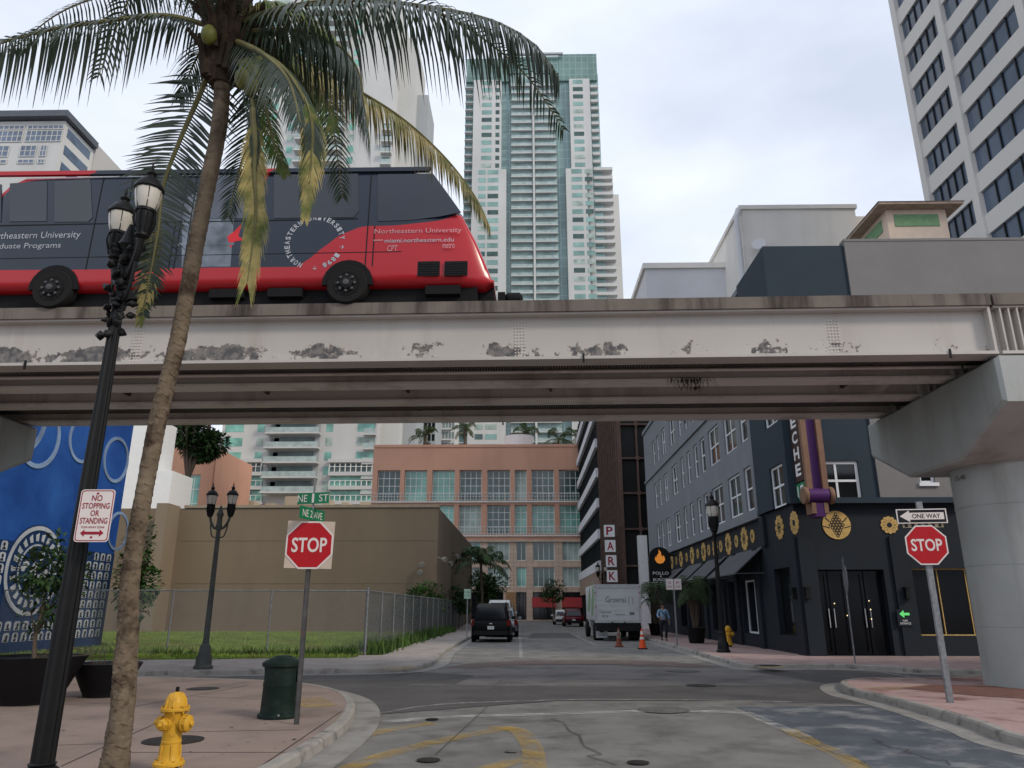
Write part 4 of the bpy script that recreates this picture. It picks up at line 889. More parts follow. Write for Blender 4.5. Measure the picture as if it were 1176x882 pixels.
# ---- blue mural building
blu = mat('mural_blue_paint', (.012,.065,.28), .6, var=.15, scale=.25, dirt=(.04,.16,.52), dscale=.12, dlo=.45, dhi=.7)
blu2 = mat('mural_deep_blue_paint', (.01,.035,.11), .6, var=.2, scale=.5); mwh = mat('mural_white_paint', (.4,.42,.46), .6, var=.25, scale=1.5); mdk = mat('mural_dark_paint', (.01,.015,.03), .6)
mring = mat('mural_pale_blue_paint', (.2,.28,.42), .6, var=.4, scale=.8)
MU = thing('mural_building', 'blue painted building with rows of small white portraits and a round emblem', 'building', (-22,27,0))
MB().b(-30, -17, 19, 31, 0, 12.5).build('wall', blu, MU)
FM = Frame((-17,19,0),(0,1,0),(1,0,0)); zr0 = 3.75
MB().fb(FM, 0, 12, 0, zr0, -.05, .02).build('mural_band', blu2, MU)
w_ = MB(); d_ = MB(); rs = random.Random(9); rows = 9
for j in range(rows):
    z0 = .55+j*.36
    for i in range(26):
        u = .2+i*.45; em = (5.6 < u < 8.4 and z0 > 1.2)
        if em or rs.random() < .04: continue
        h = .29; ww = .3; k = rs.random()
        w_.fprism(FM, [(u,z0),(u+ww,z0),(u+ww,z0+h*.8),(u+ww*.8,z0+h),(u+ww*.2,z0+h),(u,z0+h*.8)], .02, .032)
        d_.fprism(FM, circle(u+ww*rs.uniform(.4,.6), z0+h*rs.uniform(.5,.65), .06+.03*k, 9, .8), .032, .038)
        d_.fprism(FM, [(u+ww*rs.uniform(.1,.3),z0+.02),(u+ww*rs.uniform(.7,.9),z0+.02),(u+ww*.6,z0+h*.35),(u+ww*.35,z0+h*.35)], .032, .037)
w_.build('portrait_grid', mwh, MU)['kind'] = 'stuff'; d_.build('portrait_faces', mdk, MU)['kind'] = 'stuff'
def ring(mb, F, u, v, r0, r1, w0, w1, n=40):
    for k in range(n):
        a, c = 2*math.pi*k/n, 2*math.pi*(k+1)/n
        mb.fprism(F, [(u+r1*math.cos(a),v+r1*math.sin(a)),(u+r1*math.cos(c),v+r1*math.sin(c)),(u+r0*math.cos(c),v+r0*math.sin(c)),(u+r0*math.cos(a),v+r0*math.sin(a))], w0, w1)
eu, ez = at(38,655,X=-17).y-19, at(38,655,X=-17).z
MB().fprism(FM, circle(eu, ez, 1.55, 40), .02, .04).build('emblem_ground', blu2, MU)
mb = MB(); ring(mb, FM, eu, ez, 1.36, 1.5, .04, .055); mb.build('emblem_ring', mwh, MU); mb = MB(); ring(mb, FM, eu, ez, .82, .88, .04, .055)
rs = random.Random(2)
for k in range(22):
    a = k*2*math.pi/22; F_ = Frame(FM.p(eu,ez), FM.U*math.cos(a)+Vector((0,0,1))*math.sin(a), FM.N); u = 1.1
    pts = [(u-.13,-.08),(u+.16,-.1),(u+.1,.09),(u-.1,.07)]
    q = [F_.O+F_.U*x+(Vector((0,0,1))*math.cos(a)-FM.U*math.sin(a))*y for x, y in pts]; ids = [mb.pt(v_+FM.N*.055) for v_ in q]; mb.face(ids)
for k in range(26):
    a = rs.uniform(0,6.28); r = rs.uniform(0,.68); mb.fprism(FM, circle(eu+r*math.cos(a), ez+r*math.sin(a), rs.uniform(.05,.16), 7, rs.uniform(.5,1.4)), .04, .05+rs.random()*.01)
mb.build('emblem', mwh, MU)
for (x, y, r) in ((45,500,1.15),(95,505,.9),(133,528,.95),(135,610,.8)):
    p = at(x, y, X=-17); mb = MB(); ring(mb, FM, p.y-19, p.z, r*.86, r, .0, .04); mb.build('painted_ring', mring, MU)
for (x, y, r) in ((20,470,1.6),(70,430,1.3)): p = at(x, y, X=-17); mb = MB(); ring(mb, FM, p.y-19, p.z, r*.88, r, .0, .035); mb.build('painted_ring', mring, MU)
# ================================================================ TRAIN
TN = thing('people_mover_train', 'red and navy driverless train car with dark windows crossing the guideway', 'train', (0,13.55,7.42), GA, world=False)
def tl(x, y): p = at(x, y, Y=13.5); return p.x, p.z-7.42
def livery():
    m = mat('train_livery', (.018,.028,.046), .22, 0, .12, .9, spec=.45); nt = m.node_tree; N = nt.nodes.new; L = nt.links.new; b = nt.nodes['Principled BSDF']; src = b.inputs['Base Color'].links[0].from_socket
    tc = N('ShaderNodeTexCoord'); sp = N('ShaderNodeSeparateXYZ'); L(tc.outputs['Object'], sp.inputs[0])
    xr = N('ShaderNodeMapRange'); xr.inputs[1].default_value = -12.6; xr.inputs[2].default_value = 0; L(sp.outputs[0], xr.inputs[0])
    zr = N('ShaderNodeMath'); zr.operation = 'DIVIDE'; L(sp.outputs[2], zr.inputs[0]); zr.inputs[1].default_value = 3.4
    def curve(px, left):
        c = N('ShaderNodeFloatCurve'); cv = c.mapping.curves[0]; L(xr.outputs[0], c.inputs['Value'])
        P = [((tl(x, y)[0]+12.6)/12.6, tl(x, y)[1]/3.4) for x, y in px]; P = [(max(0,min(1,a)), max(0,min(1,b_))) for a, b_ in P]
        cv.points[0].location = (0, P[0][1]); cv.points[1].location = (1, P[-1][1])
        for q in P:
            if .001 < q[0] < .999: cv.points.new(*q)
        for q in cv.points: q.handle_type = 'AUTO_CLAMPED'
        c.mapping.update(); return c.outputs[0]
    lo = curve([(-90,305),(100,305),(250,304),(336,304),(345,300),(372,280),(400,263),(425,257),(440,257),(480,254),(505,250),(525,243),(545,240),(560,240)], 0)
    hi = curve([(-90,250),(-30,235),(0,212),(20,201),(45,198),(80,197),(105,192),(112,180),(284,180),(292,214),(300,204),(310,193),(326,187),(330,180),(560,175)], 0)
    a = N('ShaderNodeMath'); a.operation = 'LESS_THAN'; L(zr.outputs[0], a.inputs[0]); L(lo, a.inputs[1])
    c = N('ShaderNodeMath'); c.operation = 'GREATER_THAN'; L(zr.outputs[0], c.inputs[0]); L(hi, c.inputs[1])
    mm = N('ShaderNodeMath'); mm.operation = 'MAXIMUM'; L(a.outputs[0], mm.inputs[0]); L(c.outputs[0], mm.inputs[1])
    mx = N('ShaderNodeMix'); mx.data_type = 'RGBA'; L(mm.outputs[0], mx.inputs[0]); L(src, mx.inputs[6]); mx.inputs[7].default_value = (.42,.014,.022,1); L(mx.outputs[2], b.inputs['Base Color']); return m
liv = livery(); Y0, Y1 = -.05, 2.25; yc_ = (Y0+Y1)/2; HW = (Y1-Y0)/2
XF = tl(567,325)[0]; XB = -2*(-tl(226,325)[0])-XF; zb0 = tl(300,326)[1]; ztp = tl(400,188)[1]
nose = [tl(470,187), tl(486,194), tl(505,213), tl(530,241), tl(545,268), tl(556,292), tl(563,312), tl(566,335)]
def sec(x, z0, z1, hw, r):
    P = rr(hw, z0, z1, min(r, (z1-z0)*.45, hw*.9), 5, yc_, .05); return [(x, y, z) for y, z in P]
S = []; ns = []
for i, (x, z) in enumerate(nose): ns.append((x, max(z, zb0+.15), HW*(1 if i < 2 else 1-.012*i*i*.5)))
ns[-1] = (ns[-1][0], max(zb0+.2, ns[-2][1]-.12), HW*.78)
XM = (XF+XB)/2
for x, z, h in ns[::-1]: S.append(sec(2*XM-x, zb0 if z > zb0+.5 else zb0+.1, z, h, .22))
for k in range(1, 12): S.append(sec(2*XM-ns[0][0]+(2*(ns[0][0]-XM))*k/12, zb0, ztp, HW, .22))
for x, z, h in ns: S.append(sec(x, zb0 if z > zb0+.5 else zb0+.1, z, h, .22))
mb = MB(); mb.loft(S); mb.build('body', liv, TN, 40)
FT_ = Frame((0,Y0,0),(1,0,0),(0,-1,0))
# the side leans in slightly towards the roof: tilt the frame with it
lean = .05*HW/(ztp-zb0)
class LF(Frame):
    def p(s, u, v, w=0): return Vector((u, Y0+lean*max(0, v-zb0)-w, v))
FL_ = LF((0,0,0),(1,0,0),(0,-1,0))
def pxs(P): return [tl(x, y) for x, y in P]
tg_ = glass('train_tinted_glass', (.01,.016,.028), .04, .4)
tg3 = glass('train_grey_glass', (.05,.065,.09), .1, .25, .8)
for P in ([(433,197),(497,197),(515,222),(529,242),(505,247),(470,251),(433,252)], [(312,196),(410,196),(411,240),(405,247),(312,247)], [(228,196),(300,196),(300,247),(228,247)],
          [(150,200),(205,200),(205,249),(150,249)], [(55,201),(97,199),(100,244),(95,249),(55,249)], [(2,203),(46,201),(46,248),(2,248)], [(-50,205),(-8,204),(-8,248),(-50,248)]):
    MB().fprism(FL_, pxs(P), -.02, .012).build('window', tg_ if P[0][0] not in (228,) else tg3, TN)
# windscreen on the sloping nose
w0, w1, h0, h1_ = ns[1], ns[3], .12, .2; d = Vector((w1[0]-w0[0], 0, w1[1]-w0[1])).normalized(); n_ = Vector((-d.z*-1, 0, d.x))*-1
n_ = Vector((-d.z, 0, d.x)); n_ = n_ if n_.x > 0 else -n_
mb = MB(); A = []
for (q, hh_) in ((ns[2], .1), (ns[3], .12)):
    for s in (-1, 1): A.append((q[0], yc_+s*(q[2]-.22), q[1]))
A = [Vector(a)+n_*.012 for a in A]; mb.hexa([A[0]-n_*.05, A[1]-n_*.05, A[3]-n_*.05, A[2]-n_*.05, A[0], A[1], A[3], A[2]]); mb.build('windscreen', tg_, TN)
# door leaves and joint lines
mb = MB()
for P in (((112,197),(113.2,305)),((147,197),(148.2,305)),((211,196),(212,305)),((222,196),(223,305)),((425,193),(426.2,304)),((429,257),(430,304)),((300,196),(301,247)),((205,197),(206,303))):
    (a, b_), (c, d_) = tl(*P[0]), tl(*P[1]); mb.fprism(FL_, [(a, d_), (a+.02, d_), (a+.02, b_), (a, b_)], -.01, .008)
zz1 = tl(300,250)[1]; mb.fprism(FL_, [(-12, zz1), (tl(410,250)[0], zz1), (tl(410,250)[0], zz1+.02), (-12, zz1+.02)], -.01, .009)
zz1 = tl(300,289)[1]; mb.fprism(FL_, [(-12, zz1), (tl(460,290)[0], zz1), (tl(460,290)[0], zz1+.012), (-12, zz1+.012)], -.01, .007)
mb.build('panel_joint', black, TN)
# pale printed panel with the campus picture
pic = mat('pale_blue_print', (.16,.19,.23), .4, var=.5, scale=2.5)
MB().fprism(FL_, pxs([(205,303),(262,303),(266,240),(248,222),(228,212),(205,225)]), -.01, .004).build('printed_panel', pic, TN)
MB().fprism(FL_, pxs([(266,262),(274,254),(271,268),(279,272),(266,274),(262,282),(258,268)]), -.01, .0065).build('printed_leaf', mat('print_red', (.6,.03,.04), .4), TN)
MB().fprism(FL_, pxs([(200,275),(266,275),(266,278),(200,278)]), -.01, .0075).build('printed_stripe', pic, TN)
lw = mat('livery_white_print', (.4,.42,.47), .5); lw2 = mat('livery_faded_print', (.55,.3,.32), .5)
def tt(body, x0, x1, y0, y1, m=None, bold=0):
    a = tl(x0, y1); c = tl(x1, y0); text(body, FL_, (a[0]+c[0])/2, (a[1]+c[1])/2, c[0]-a[0], c[1]-a[1], m or lw, TN, w=.01, bold=bold)
tt('Northeastern University', -28, 87, 260, 271); tt('Graduate Programs', -28, 64, 273, 282)
tt('Northeastern University', 429, 530, 260, 268, lw2); tt('miami.northeastern.edu', 441, 521, 271.5, 277, lw); tt('CPT', 444, 456, 280, 287, lw2); tt('metro', 508, 522, 278, 284, lw2)
a = tl(428,274); c = tl(439,274); MB().fprism(FL_, [(a[0],a[1]-.01),(c[0],a[1]-.01),(c[0],a[1]+.01),(a[0],a[1]+.01)], -.01, .01).build('rule', lw2, TN)
rc = tl(360,276); rad = (tl(392,276)[0]-rc[0]); word = 'NORTHEASTERN UNIVERSITY * 1898 *  '
for i, ch_ in enumerate(word):
    if ch_ == ' ': continue
    an = math.pi*1.35-2*math.pi*i/len(word); cu = Frame((0,0,0),(1,0,0),(0,-1,0))
    class CF(Frame):
        def p(s, u, v, w=0, an=an):
            uu = rc[0]+(rad+v)*math.cos(an)+u*math.sin(an); vv = rc[1]+(rad+v)*math.sin(an)-u*math.cos(an); return FL_.p(uu, vv, w)
    text(ch_, CF((0,0,0),(1,0,0),(0,-1,0)), 0, 0, .075, .11, lw, TN, 'letter', w=.0105, bold=.03)
for a, c in ((479,505),(510,537)):
    p0, p1 = tl(a,316), tl(c,299); mb = MB(); mb.fprism(FL_, [p0,(p1[0],p0[1]),p1,(p0[0],p1[1])], -.01, .01); o = mb.build('vent', mat('vent_black', (.006,.006,.007), .7), TN)
    mb = MB()
    for k in range(1, 6): z = p0[1]+(p1[1]-p0[1])*k/6; mb.fprism(FL_, [(p0[0]+.02,z-.008),(p1[0]-.02,z-.008),(p1[0]-.02,z+.008),(p0[0]+.02,z+.008)], .01, .018)
    mb.build('vent_slats', black, o)
und = mat('underbody_black', (.008,.008,.009), .8)
mb = MB(); mb.b(XB+.7, XF-.35, Y0+.25, Y1-.25, .08, zb0+.02); mb.b(XF-.55, XF-.03, Y0+.5, Y1-.5, .2, zb0+.12)
for x in (-8.3,-6.4,-5.2,-2.0): mb.b(x, x+.7, Y0+.1, Y1-.1, .2, zb0)
mb.build('underbody', und, TN)
zc_ = tl(398,325)[1]
for px in (398, 55, ):
    xw = tl(px,325)[0]
    for s, yy in ((1, Y0-.0), (-1, Y1)):
        pts = [(xw+.51*math.cos(R(a)), zc_+.02+0.51*math.sin(R(a))) for a in range(0,181,15)]+[(xw-.51,zb0-.01),(xw+.51,zb0-.01)]
        Fw = Frame((0,yy,0),(1,0,0),(0,-s,0)); MB().fprism(Fw, pts, -.05, .022).build('wheel_arch', und, TN)
        r_ = .42; ty = MB(); ty.lathe([(r_*.62,-.22),(r_*.93,-.22),(r_,-.16),(r_,-.0),(r_*.93,.05),(r_*.62,.04)], (xw, yy-s*(0), zc_), 32, (0,-s,0))
        o = ty.build('wheel', rubber, TN, 40); mb = MB(); mb.lathe([(r_*.62,.0),(r_*.6,.05),(r_*.5,.03),(r_*.3,.06),(r_*.28,.1),(r_*.1,.11)], (xw, yy, zc_), 24, (0,-s,0)); rim = mb.build('rim', mat('dark_rim', (.015,.015,.016), .6, .3), o, 40)
        mb = MB()
        for k in range(8): a = k*math.pi/4; mb.lathe([(.028,.06),(.028,.1),(.005,.105)], (xw+r_*.4*math.cos(a), yy, zc_+r_*.4*math.sin(a)), 8, (0,-s,0))
        mb.lathe([(.07,.1),(.06,.14),(.01,.15)], (xw, yy, zc_), 12, (0,-s,0)); mb.build('wheel_bolts', mat('dull_hub', (.09,.09,.095), .5, .5), rim)
mb = MB(); p = tl(580,338); mb.b(XF-.3, XF+.33, yc_-.12, yc_+.12, .28, .44); mb.b(XF+.15, XF+.42, yc_-.3, yc_+.3, .22, .5); mb.lathe([(.1,0),(.14,.05),(.14,.3),(.05,.36)], (XF+.2,yc_-.35,.36), 12, (1,0,0)); mb.b(XF+.05,XF+.2,yc_-.6,yc_-.45,.2,.42); mb.build('coupler', und, TN)
mb = MB(); mb.fprism(FL_, pxs([(-60,190),(495,190),(492,194.5),(-60,194.5)]), -.03, .05); mb.build('roof_gutter', mat('roof_trim_dark', (.02,.02,.025), .5) if 0 else liv, TN)
for P in ([(553,302),(560,302),(561,308),(554,308)],): pass
hl = mat('headlight_glass', (.7,.5,.45), .15)
for s in (-1, 1): MB().lathe([(.09,0),(.08,.04),(.01,.05)], (XF-.25, yc_+s*.72, .92), 14, (1,0,.4)).build('headlight', hl, TN)

# ================================================================ VEHICLES
def car(name, label, loc, rz, Lh, Wd, Ht, m, kind='suv', plate='', group=None):
    t = thing(name, label, 'car', loc, rz, group, world=False)   # local: rear at y=-L/2, front at +L/2
    h = Ht; belt = h*.56; g0 = .28; hw = Wd/2; S = []
    for y, z0, z1, w_, r in ((-Lh/2,.5,belt-.12,hw*.86,.1),(-Lh/2+.06,.38,belt-.03,hw*.95,.13),(-Lh/2+.4,g0,belt,hw,.16),(-Lh*.1,g0,belt,hw,.16),(Lh*.2,g0,belt-.02,hw,.16),(Lh*.3,g0,belt-.1,hw*.99,.16),(Lh/2-.35,g0+.02,belt-.2,hw*.95,.16),(Lh/2-.05,.36,belt-.34,hw*.86,.14),(Lh/2,.45,belt-.42,hw*.75,.1)):
        S.append([(x, y, z) for x, z in rr(w_, z0, z1, r, 4, 0, .04)])
    MB().loft(S).build('body', m, t, 35)
    ry = -Lh/2+.12 if kind == 'suv' else -Lh/2+.7; S = []
    for y, z1, w_ in ((ry,belt+.06,hw*.9),(ry+.16,h-.2,hw*.83),(ry+.42,h-.03,hw*.82),(Lh*.02,h,hw*.82),(Lh*.13,h-.05,hw*.8),(Lh*.3,belt+.02,hw*.86)):
        S.append([(x, y, z) for x, z in rr(w_, belt-.1, z1, .09, 4, 0, .1)])
    MB().loft(S).build('cabin', m, t, 35)
    mb = MB(); a = ry-.012; mb.hexa([(-hw*.74,ry+.02,belt+.08),(hw*.74,ry+.02,belt+.08),(hw*.74,ry+.05,belt+.08),(-hw*.74,ry+.05,belt+.08),(-hw*.64,ry+.12,h-.2),(hw*.64,ry+.12,h-.2),(hw*.64,ry+.15,h-.2),(-hw*.64,ry+.15,h-.2)]) ; mb.v = [(x, y-.035, z) for x, y, z in mb.v]
    mb.build('rear_window', dark_glass, t)
    for s in (-1, 1):
        mb = MB()
        for y0, y1 in ((ry+.42,-Lh*.12),(-Lh*.1,Lh*.09)):
            x0, x1 = hw*.895, hw*.80; P = [(s*x0,y0,belt+.03),(s*x0,y1,belt+.03),(s*x1,y1-.02,h-.14),(s*x1,y0+.02,h-.14)]
            P = P if s > 0 else P[::-1]; mb.poly([(x+s*.0, y, z) for x, y, z in P]); mb.poly([(x+s*.02, y, z) for x, y, z in P])
        mb.build('side_window', dark_glass, t)
        mb = MB(); mb.hexa([(s*(hw*.9)-.09,-Lh/2-.015,belt-.26),(s*(hw*.9)+.09,-Lh/2+.05,belt-.26),(s*(hw*.9)+.09,-Lh/2+.2,belt-.26),(s*(hw*.9)-.09,-Lh/2+.2,belt-.26),(s*(hw*.86)-.07,-Lh/2+.0,belt+.02),(s*(hw*.88)+.07,-Lh/2+.06,belt+.02),(s*(hw*.88)+.07,-Lh/2+.2,belt+.02),(s*(hw*.86)-.07,-Lh/2+.2,belt+.02)])
        mb.build('tail_light', mat('tail_light_red', (.14,.006,.006), .25), t)
        mb = MB(); mb.b(min(s*hw*.98,s*(hw+.2)), max(s*hw*.98,s*(hw+.2)), Lh*.17, Lh*.2, belt+.02, belt+.18); mb.build('mirror', m, t)
        mb = MB(); mb.path([(s*hw*.72,ry+.4,h),(s*hw*.72,ry+.5,h+.05),(s*hw*.72,Lh*.03,h+.05),(s*hw*.72,Lh*.1,h-.01)], .018, 6); mb.build('roof_rail', black, t, 40)
        for y in (-Lh*.3, Lh*.31):
            w_ = MB(); w_.lathe([(.22,0),(.33,0),(.35,.04),(.35,.18),(.33,.22),(.2,.22)], (s*(hw-.21), y, .35), 24, (s,0,0)); o = w_.build('wheel', rubber, t, 40)
            MB().lathe([(.22,.2),(.2,.215),(.06,.205),(.05,.23)], (s*(hw-.21), y, .35), 20, (s,0,0)).build('rim', mat('alloy_rim', (.3,.3,.31), .35, .8), o, 40)
            MB().lathe([(.4,0),(.4,.03)], (s*(hw-.03), y, .37), 24, (s,0,0)).build('wheel_arch', und, t)
    mb = MB(); mb.b(-hw*.85, hw*.85, -Lh/2-.06, -Lh/2+.1, .36, .56); mb.build('bumper', black, t)
    mb = MB(); mb.b(-.16, .16, -Lh/2-.035, -Lh/2+.02, belt-.42, belt-.27); pl = mb.build('licence_plate', white_paint, t)
    if plate: text(plate, Frame((0,-Lh/2-.035,0),(1,0,0),(0,-1,0)), 0, belt-.345, .26, .09, mat('plate_green', (.02,.15,.06)), pl, w=.004)
    mb = MB(); F_ = Frame((0,-Lh/2+.0,0),(1,0,0),(0,-1,0)); mb.fprism(F_, [(-.1,belt-.16),(.02,belt-.18),(.1,belt-.14),(-.02,belt-.12)], .0, .03); mb.build('badge', chrome, t)
    return t
blk = mat('black_car_paint', (.004,.004,.005), .35, 0, .05, 1, spec=.12)
P_ = at(563.5,738,Z=0)
car('parked_car', 'black sport utility vehicle parked at the left kerb beside the chain fence', (P_.x,P_.y+2.35,0), 0, 4.7, 2.0, 1.86, blk, plate='K42 BXL', group='parked cars')
car('parked_car', 'silver grey car parked directly ahead of the black sport utility vehicle', (P_.x+.3,P_.y+9.2,0), 0, 4.6, 1.9, 1.7, mat('grey_car_paint', (.2,.21,.22), .25, .5), group='parked cars')
car('parked_car', 'white van parked furthest up the left kerb behind the black and grey cars', (P_.x-.1,P_.y+17,0), 0, 4.9, 1.95, 2.2, mat('white_car_paint', (.6,.6,.58), .3), group='parked cars')
P_ = at(659,718,Z=0)
car('parked_car', 'dark red hatchback parked on the right near the salmon building', (4.35,72+2.2,0), 0, 4.4, 1.85, 1.62, mat('dark_red_car_paint', (.1,.012,.02), .25, .3), group='parked cars')
car('parked_car', 'white car parked just beyond the dark red hatchback', (3.7,80+2.2,0), 0, 4.4, 1.8, 1.5, mat('white_car_paint', (.6,.6,.58)), group='parked cars')
# box truck
yT = 40.5; a = at(686,737,Y=yT); c = at(741,737,Y=yT); hwT = 1.22; xT = at(709,700,Y=yT).x+.03
TK = thing('box_truck', 'white delivery box truck with roller door and green leaf print on its side', 'truck', (xT,yT+3.3,0), 0, None, world=False)
whp = mat('truck_white_panel', (.52,.53,.53), .5, var=.05, scale=1, dirt=(.36,.35,.33), dscale=1.2, dlo=.52, dhi=.72); zbT = 1.0; ztT = at(709,671,Y=yT).z
yR = -3.3
mb = MB(); mb.loft([[(x, y, z) for x, z in rr(hwT, zbT, ztT, .05, 2)] for y in (yR, 2.3)]); mb.build('box', whp, TK, 30)
FK = Frame((0,yR,0),(1,0,0),(0,-1,0))
mb = MB(); mb.fb(FK, -hwT, -hwT+.12, zbT, ztT, 0, .04); mb.fb(FK, hwT-.12, hwT, zbT, ztT, 0, .04); mb.fb(FK, -hwT+.12, hwT-.12, ztT-.2, ztT, 0, .04); mb.fb(FK, -hwT, hwT, zbT-.1, zbT, -.1, .05); mb.build('door_frame', mat('truck_frame_grey', (.42,.43,.43), .5), TK)
ro = MB(); k = 0; z = zbT+.02
while z < ztT-.22: ro.fb(FK, -hwT+.13, hwT-.13, z, min(z+.235, ztT-.205), 0, .02); z += .245
ro = ro.build('roller_door', whp, TK)
text('Groensi', FK, -.1, zbT+(ztT-zbT)*.58, 1.05, .3, mat('dull_green_letter', (.1,.13,.11), .5), ro, w=.026)
mb = MB(); lx, lz = .68, zbT+(ztT-zbT)*.55
for q in ((-.13,-.11,-.16,.14),(.11,.13,-.16,.14),(-.11,-.03,.12,.14),(.03,.11,.12,.14),(-.11,-.06,-.16,-.14),(.06,.11,-.16,-.14)): mb.fb(FK, lx+q[0], lx+q[1], lz+q[2], lz+q[3], .02, .028)
mb.build('logo', mat('dull_green_letter', (.1,.13,.11)), ro)
dkp = mat('dark_print', (.04,.04,.045), .6)
text('305-555 FRESH', FK, -.62, zbT+.42, .55, .08, dkp, ro, w=.026); text('US 24', FK, -.68, zbT+.22, .3, .12, dkp, ro, w=.026); text('delivered daily', FK, .1, zbT+.3, .5, .08, dkp, ro, w=.026); text('EMI', FK, .72, zbT+.36, .24, .14, dkp, ro, w=.026, bold=.02)
mb = MB(); mb.fb(FK, -.75, -.5, .0+zbT+.02, zbT+.06, .02, .06); mb.fb(FK, -.05, .05, zbT+.05, zbT+.18, .02, .05); mb.build('latch', chrome, ro)
for s in (-1, 1):
    for z in (1.7, 2.4, ztT-.12): MB().lathe([(.035,0),(.03,.02),(.005,.025)], (s*(hwT-.06), yR-.04, z), 10, (0,-1,0)).build('marker_light', mat('marker_red', (.35,.02,.02), .3), TK)
lf = mat('leaf_print_green', (.2,.32,.17), .6); FKs = Frame((-hwT,2.3,0),(0,-1,0),(-1,0,0))
mb = MB(); mb.fprism(FKs, [(3.6,1.3),(4.4,1.2),(5.2,1.6),(5.5,2.3),(5.35,3.1),(5.0,2.5),(4.5,3.0),(4.4,2.2),(3.9,2.1)], .0, .008); mb.fprism(FKs, [(1.2,1.5),(2.4,1.4),(3.1,2.0),(3.2,2.8),(2.3,2.5)], .0, .008); mb.build('leaf_print', lf, TK)
mb = MB(); mb.b(-hwT+.05, hwT-.05, yR-.12, yR+.1, .5, .72); mb.b(-.35,-.28,yR-.1,yR,.72,.95); mb.b(.28,.35,yR-.1,yR,.72,.95); mb.b(-hwT+.1, hwT-.1, yR-.02, yR+.3, .72, .98); mb.build('bumper', black, TK)
mb = MB(); mb.b(-.45,-.35,yR,3.9,.62,.85); mb.b(.35,.45,yR,3.9,.62,.85); mb.b(-.8,.8,-2.0,-1.7,.4,.55); mb.build('chassis', und, TK)
for s in (-1, 1):
    for y in (-2.0, 3.4):
        wd_ = .5 if y < 0 else .26; o = MB().lathe([(.25,0),(.42,0),(.45,.04),(.45,wd_-.04),(.42,wd_),(.25,wd_)], (s*(hwT-wd_-.03), y, .45), 24, (s,0,0)).build('wheel', rubber, TK, 40)
        MB().lathe([(.25,wd_-.03),(.22,wd_-.06),(.08,wd_-.02)], (s*(hwT-wd_-.03), y, .45), 20, (s,0,0)).build('rim', white_paint, o, 40)
    mf = MB().b(s*.85-.3, s*.85+.3, yR+.35, yR+.37, .15, .7).build('mud_flap', und if s > 0 else whp, TK)
    if s < 0: MB().b(s*.85-.12, s*.85+.12, yR+.34, yR+.349, .42, .56).build('emblem', dkp, mf); text('Supreme', Frame((s*.85,yR+.35,0),(1,0,0),(0,-1,0)), 0, .28, .4, .08, dkp, mf, w=.004)
mb = MB(); mb.loft([[(x, y, z) for x, z in rr(w_, .5, z1, .12, 3)] for y, z1, w_ in ((2.45,2.45,1.0),(3.2,2.5,1.0),(3.9,1.7,.98),(4.6,1.55,.95),(4.75,1.2,.9))]); mb.build('cab', whp, TK, 35)
for s in (-1, 1): MB().b(s*1.01-.01, s*1.01+.01, 2.7, 3.4, 1.5, 2.2).build('side_window', dark_glass, TK); MB().b(s*1.18-.1, s*1.18+.1, 3.35, 3.42, 1.4, 1.9).build('mirror', black, TK)
# traffic cones
org = mat('cone_orange', (.75,.09,.02), .5, var=.1); orgd = mat('dirty_cone_orange', (.2,.06,.035), .7, var=.3, scale=8); ref = mat('cone_reflective_band', (.65,.65,.62), .4)
def cone(px, py, m, h, label):
    p = at(px, py, Z=0); t = thing('traffic_cone', label, 'cone', (p.x,p.y,.0), 0, 'traffic cones behind the truck')
    MB().prism([(p.x-.19,p.y-.16),(p.x-.16,p.y-.19),(p.x+.16,p.y-.19),(p.x+.19,p.y-.16),(p.x+.19,p.y+.16),(p.x+.16,p.y+.19),(p.x-.16,p.y+.19),(p.x-.19,p.y+.16)], .012, .05).build('base', black if m is org else orgd, t)
    MB().lathe([(.15,.05),(.14,.08),(.03,h),(.02,h)], (p.x,p.y,0), 20).build('cone_body', m, t, 40)
    f = lambda z: .15-(.12)*(z-.06)/(h-.06)+.004
    MB().lathe([(f(h*.72),h*.72),(f(h*.88),h*.88)], (p.x,p.y,0), 20).build('reflective_band', ref if m is org else mat('dirty_band', (.2,.17,.15)), t, 40)
    MB().lathe([(f(h*.48),h*.48),(f(h*.6),h*.6)], (p.x,p.y,0), 20).build('reflective_band', ref if m is org else mat('dirty_band', (.2,.17,.15)), t, 40)
cone(711, 743, orgd, .78, 'grimy dark orange traffic cone on the left, behind the box truck'); cone(738, 745.5, org, .8, 'clean bright orange traffic cone with pale band, nearer the kerb')
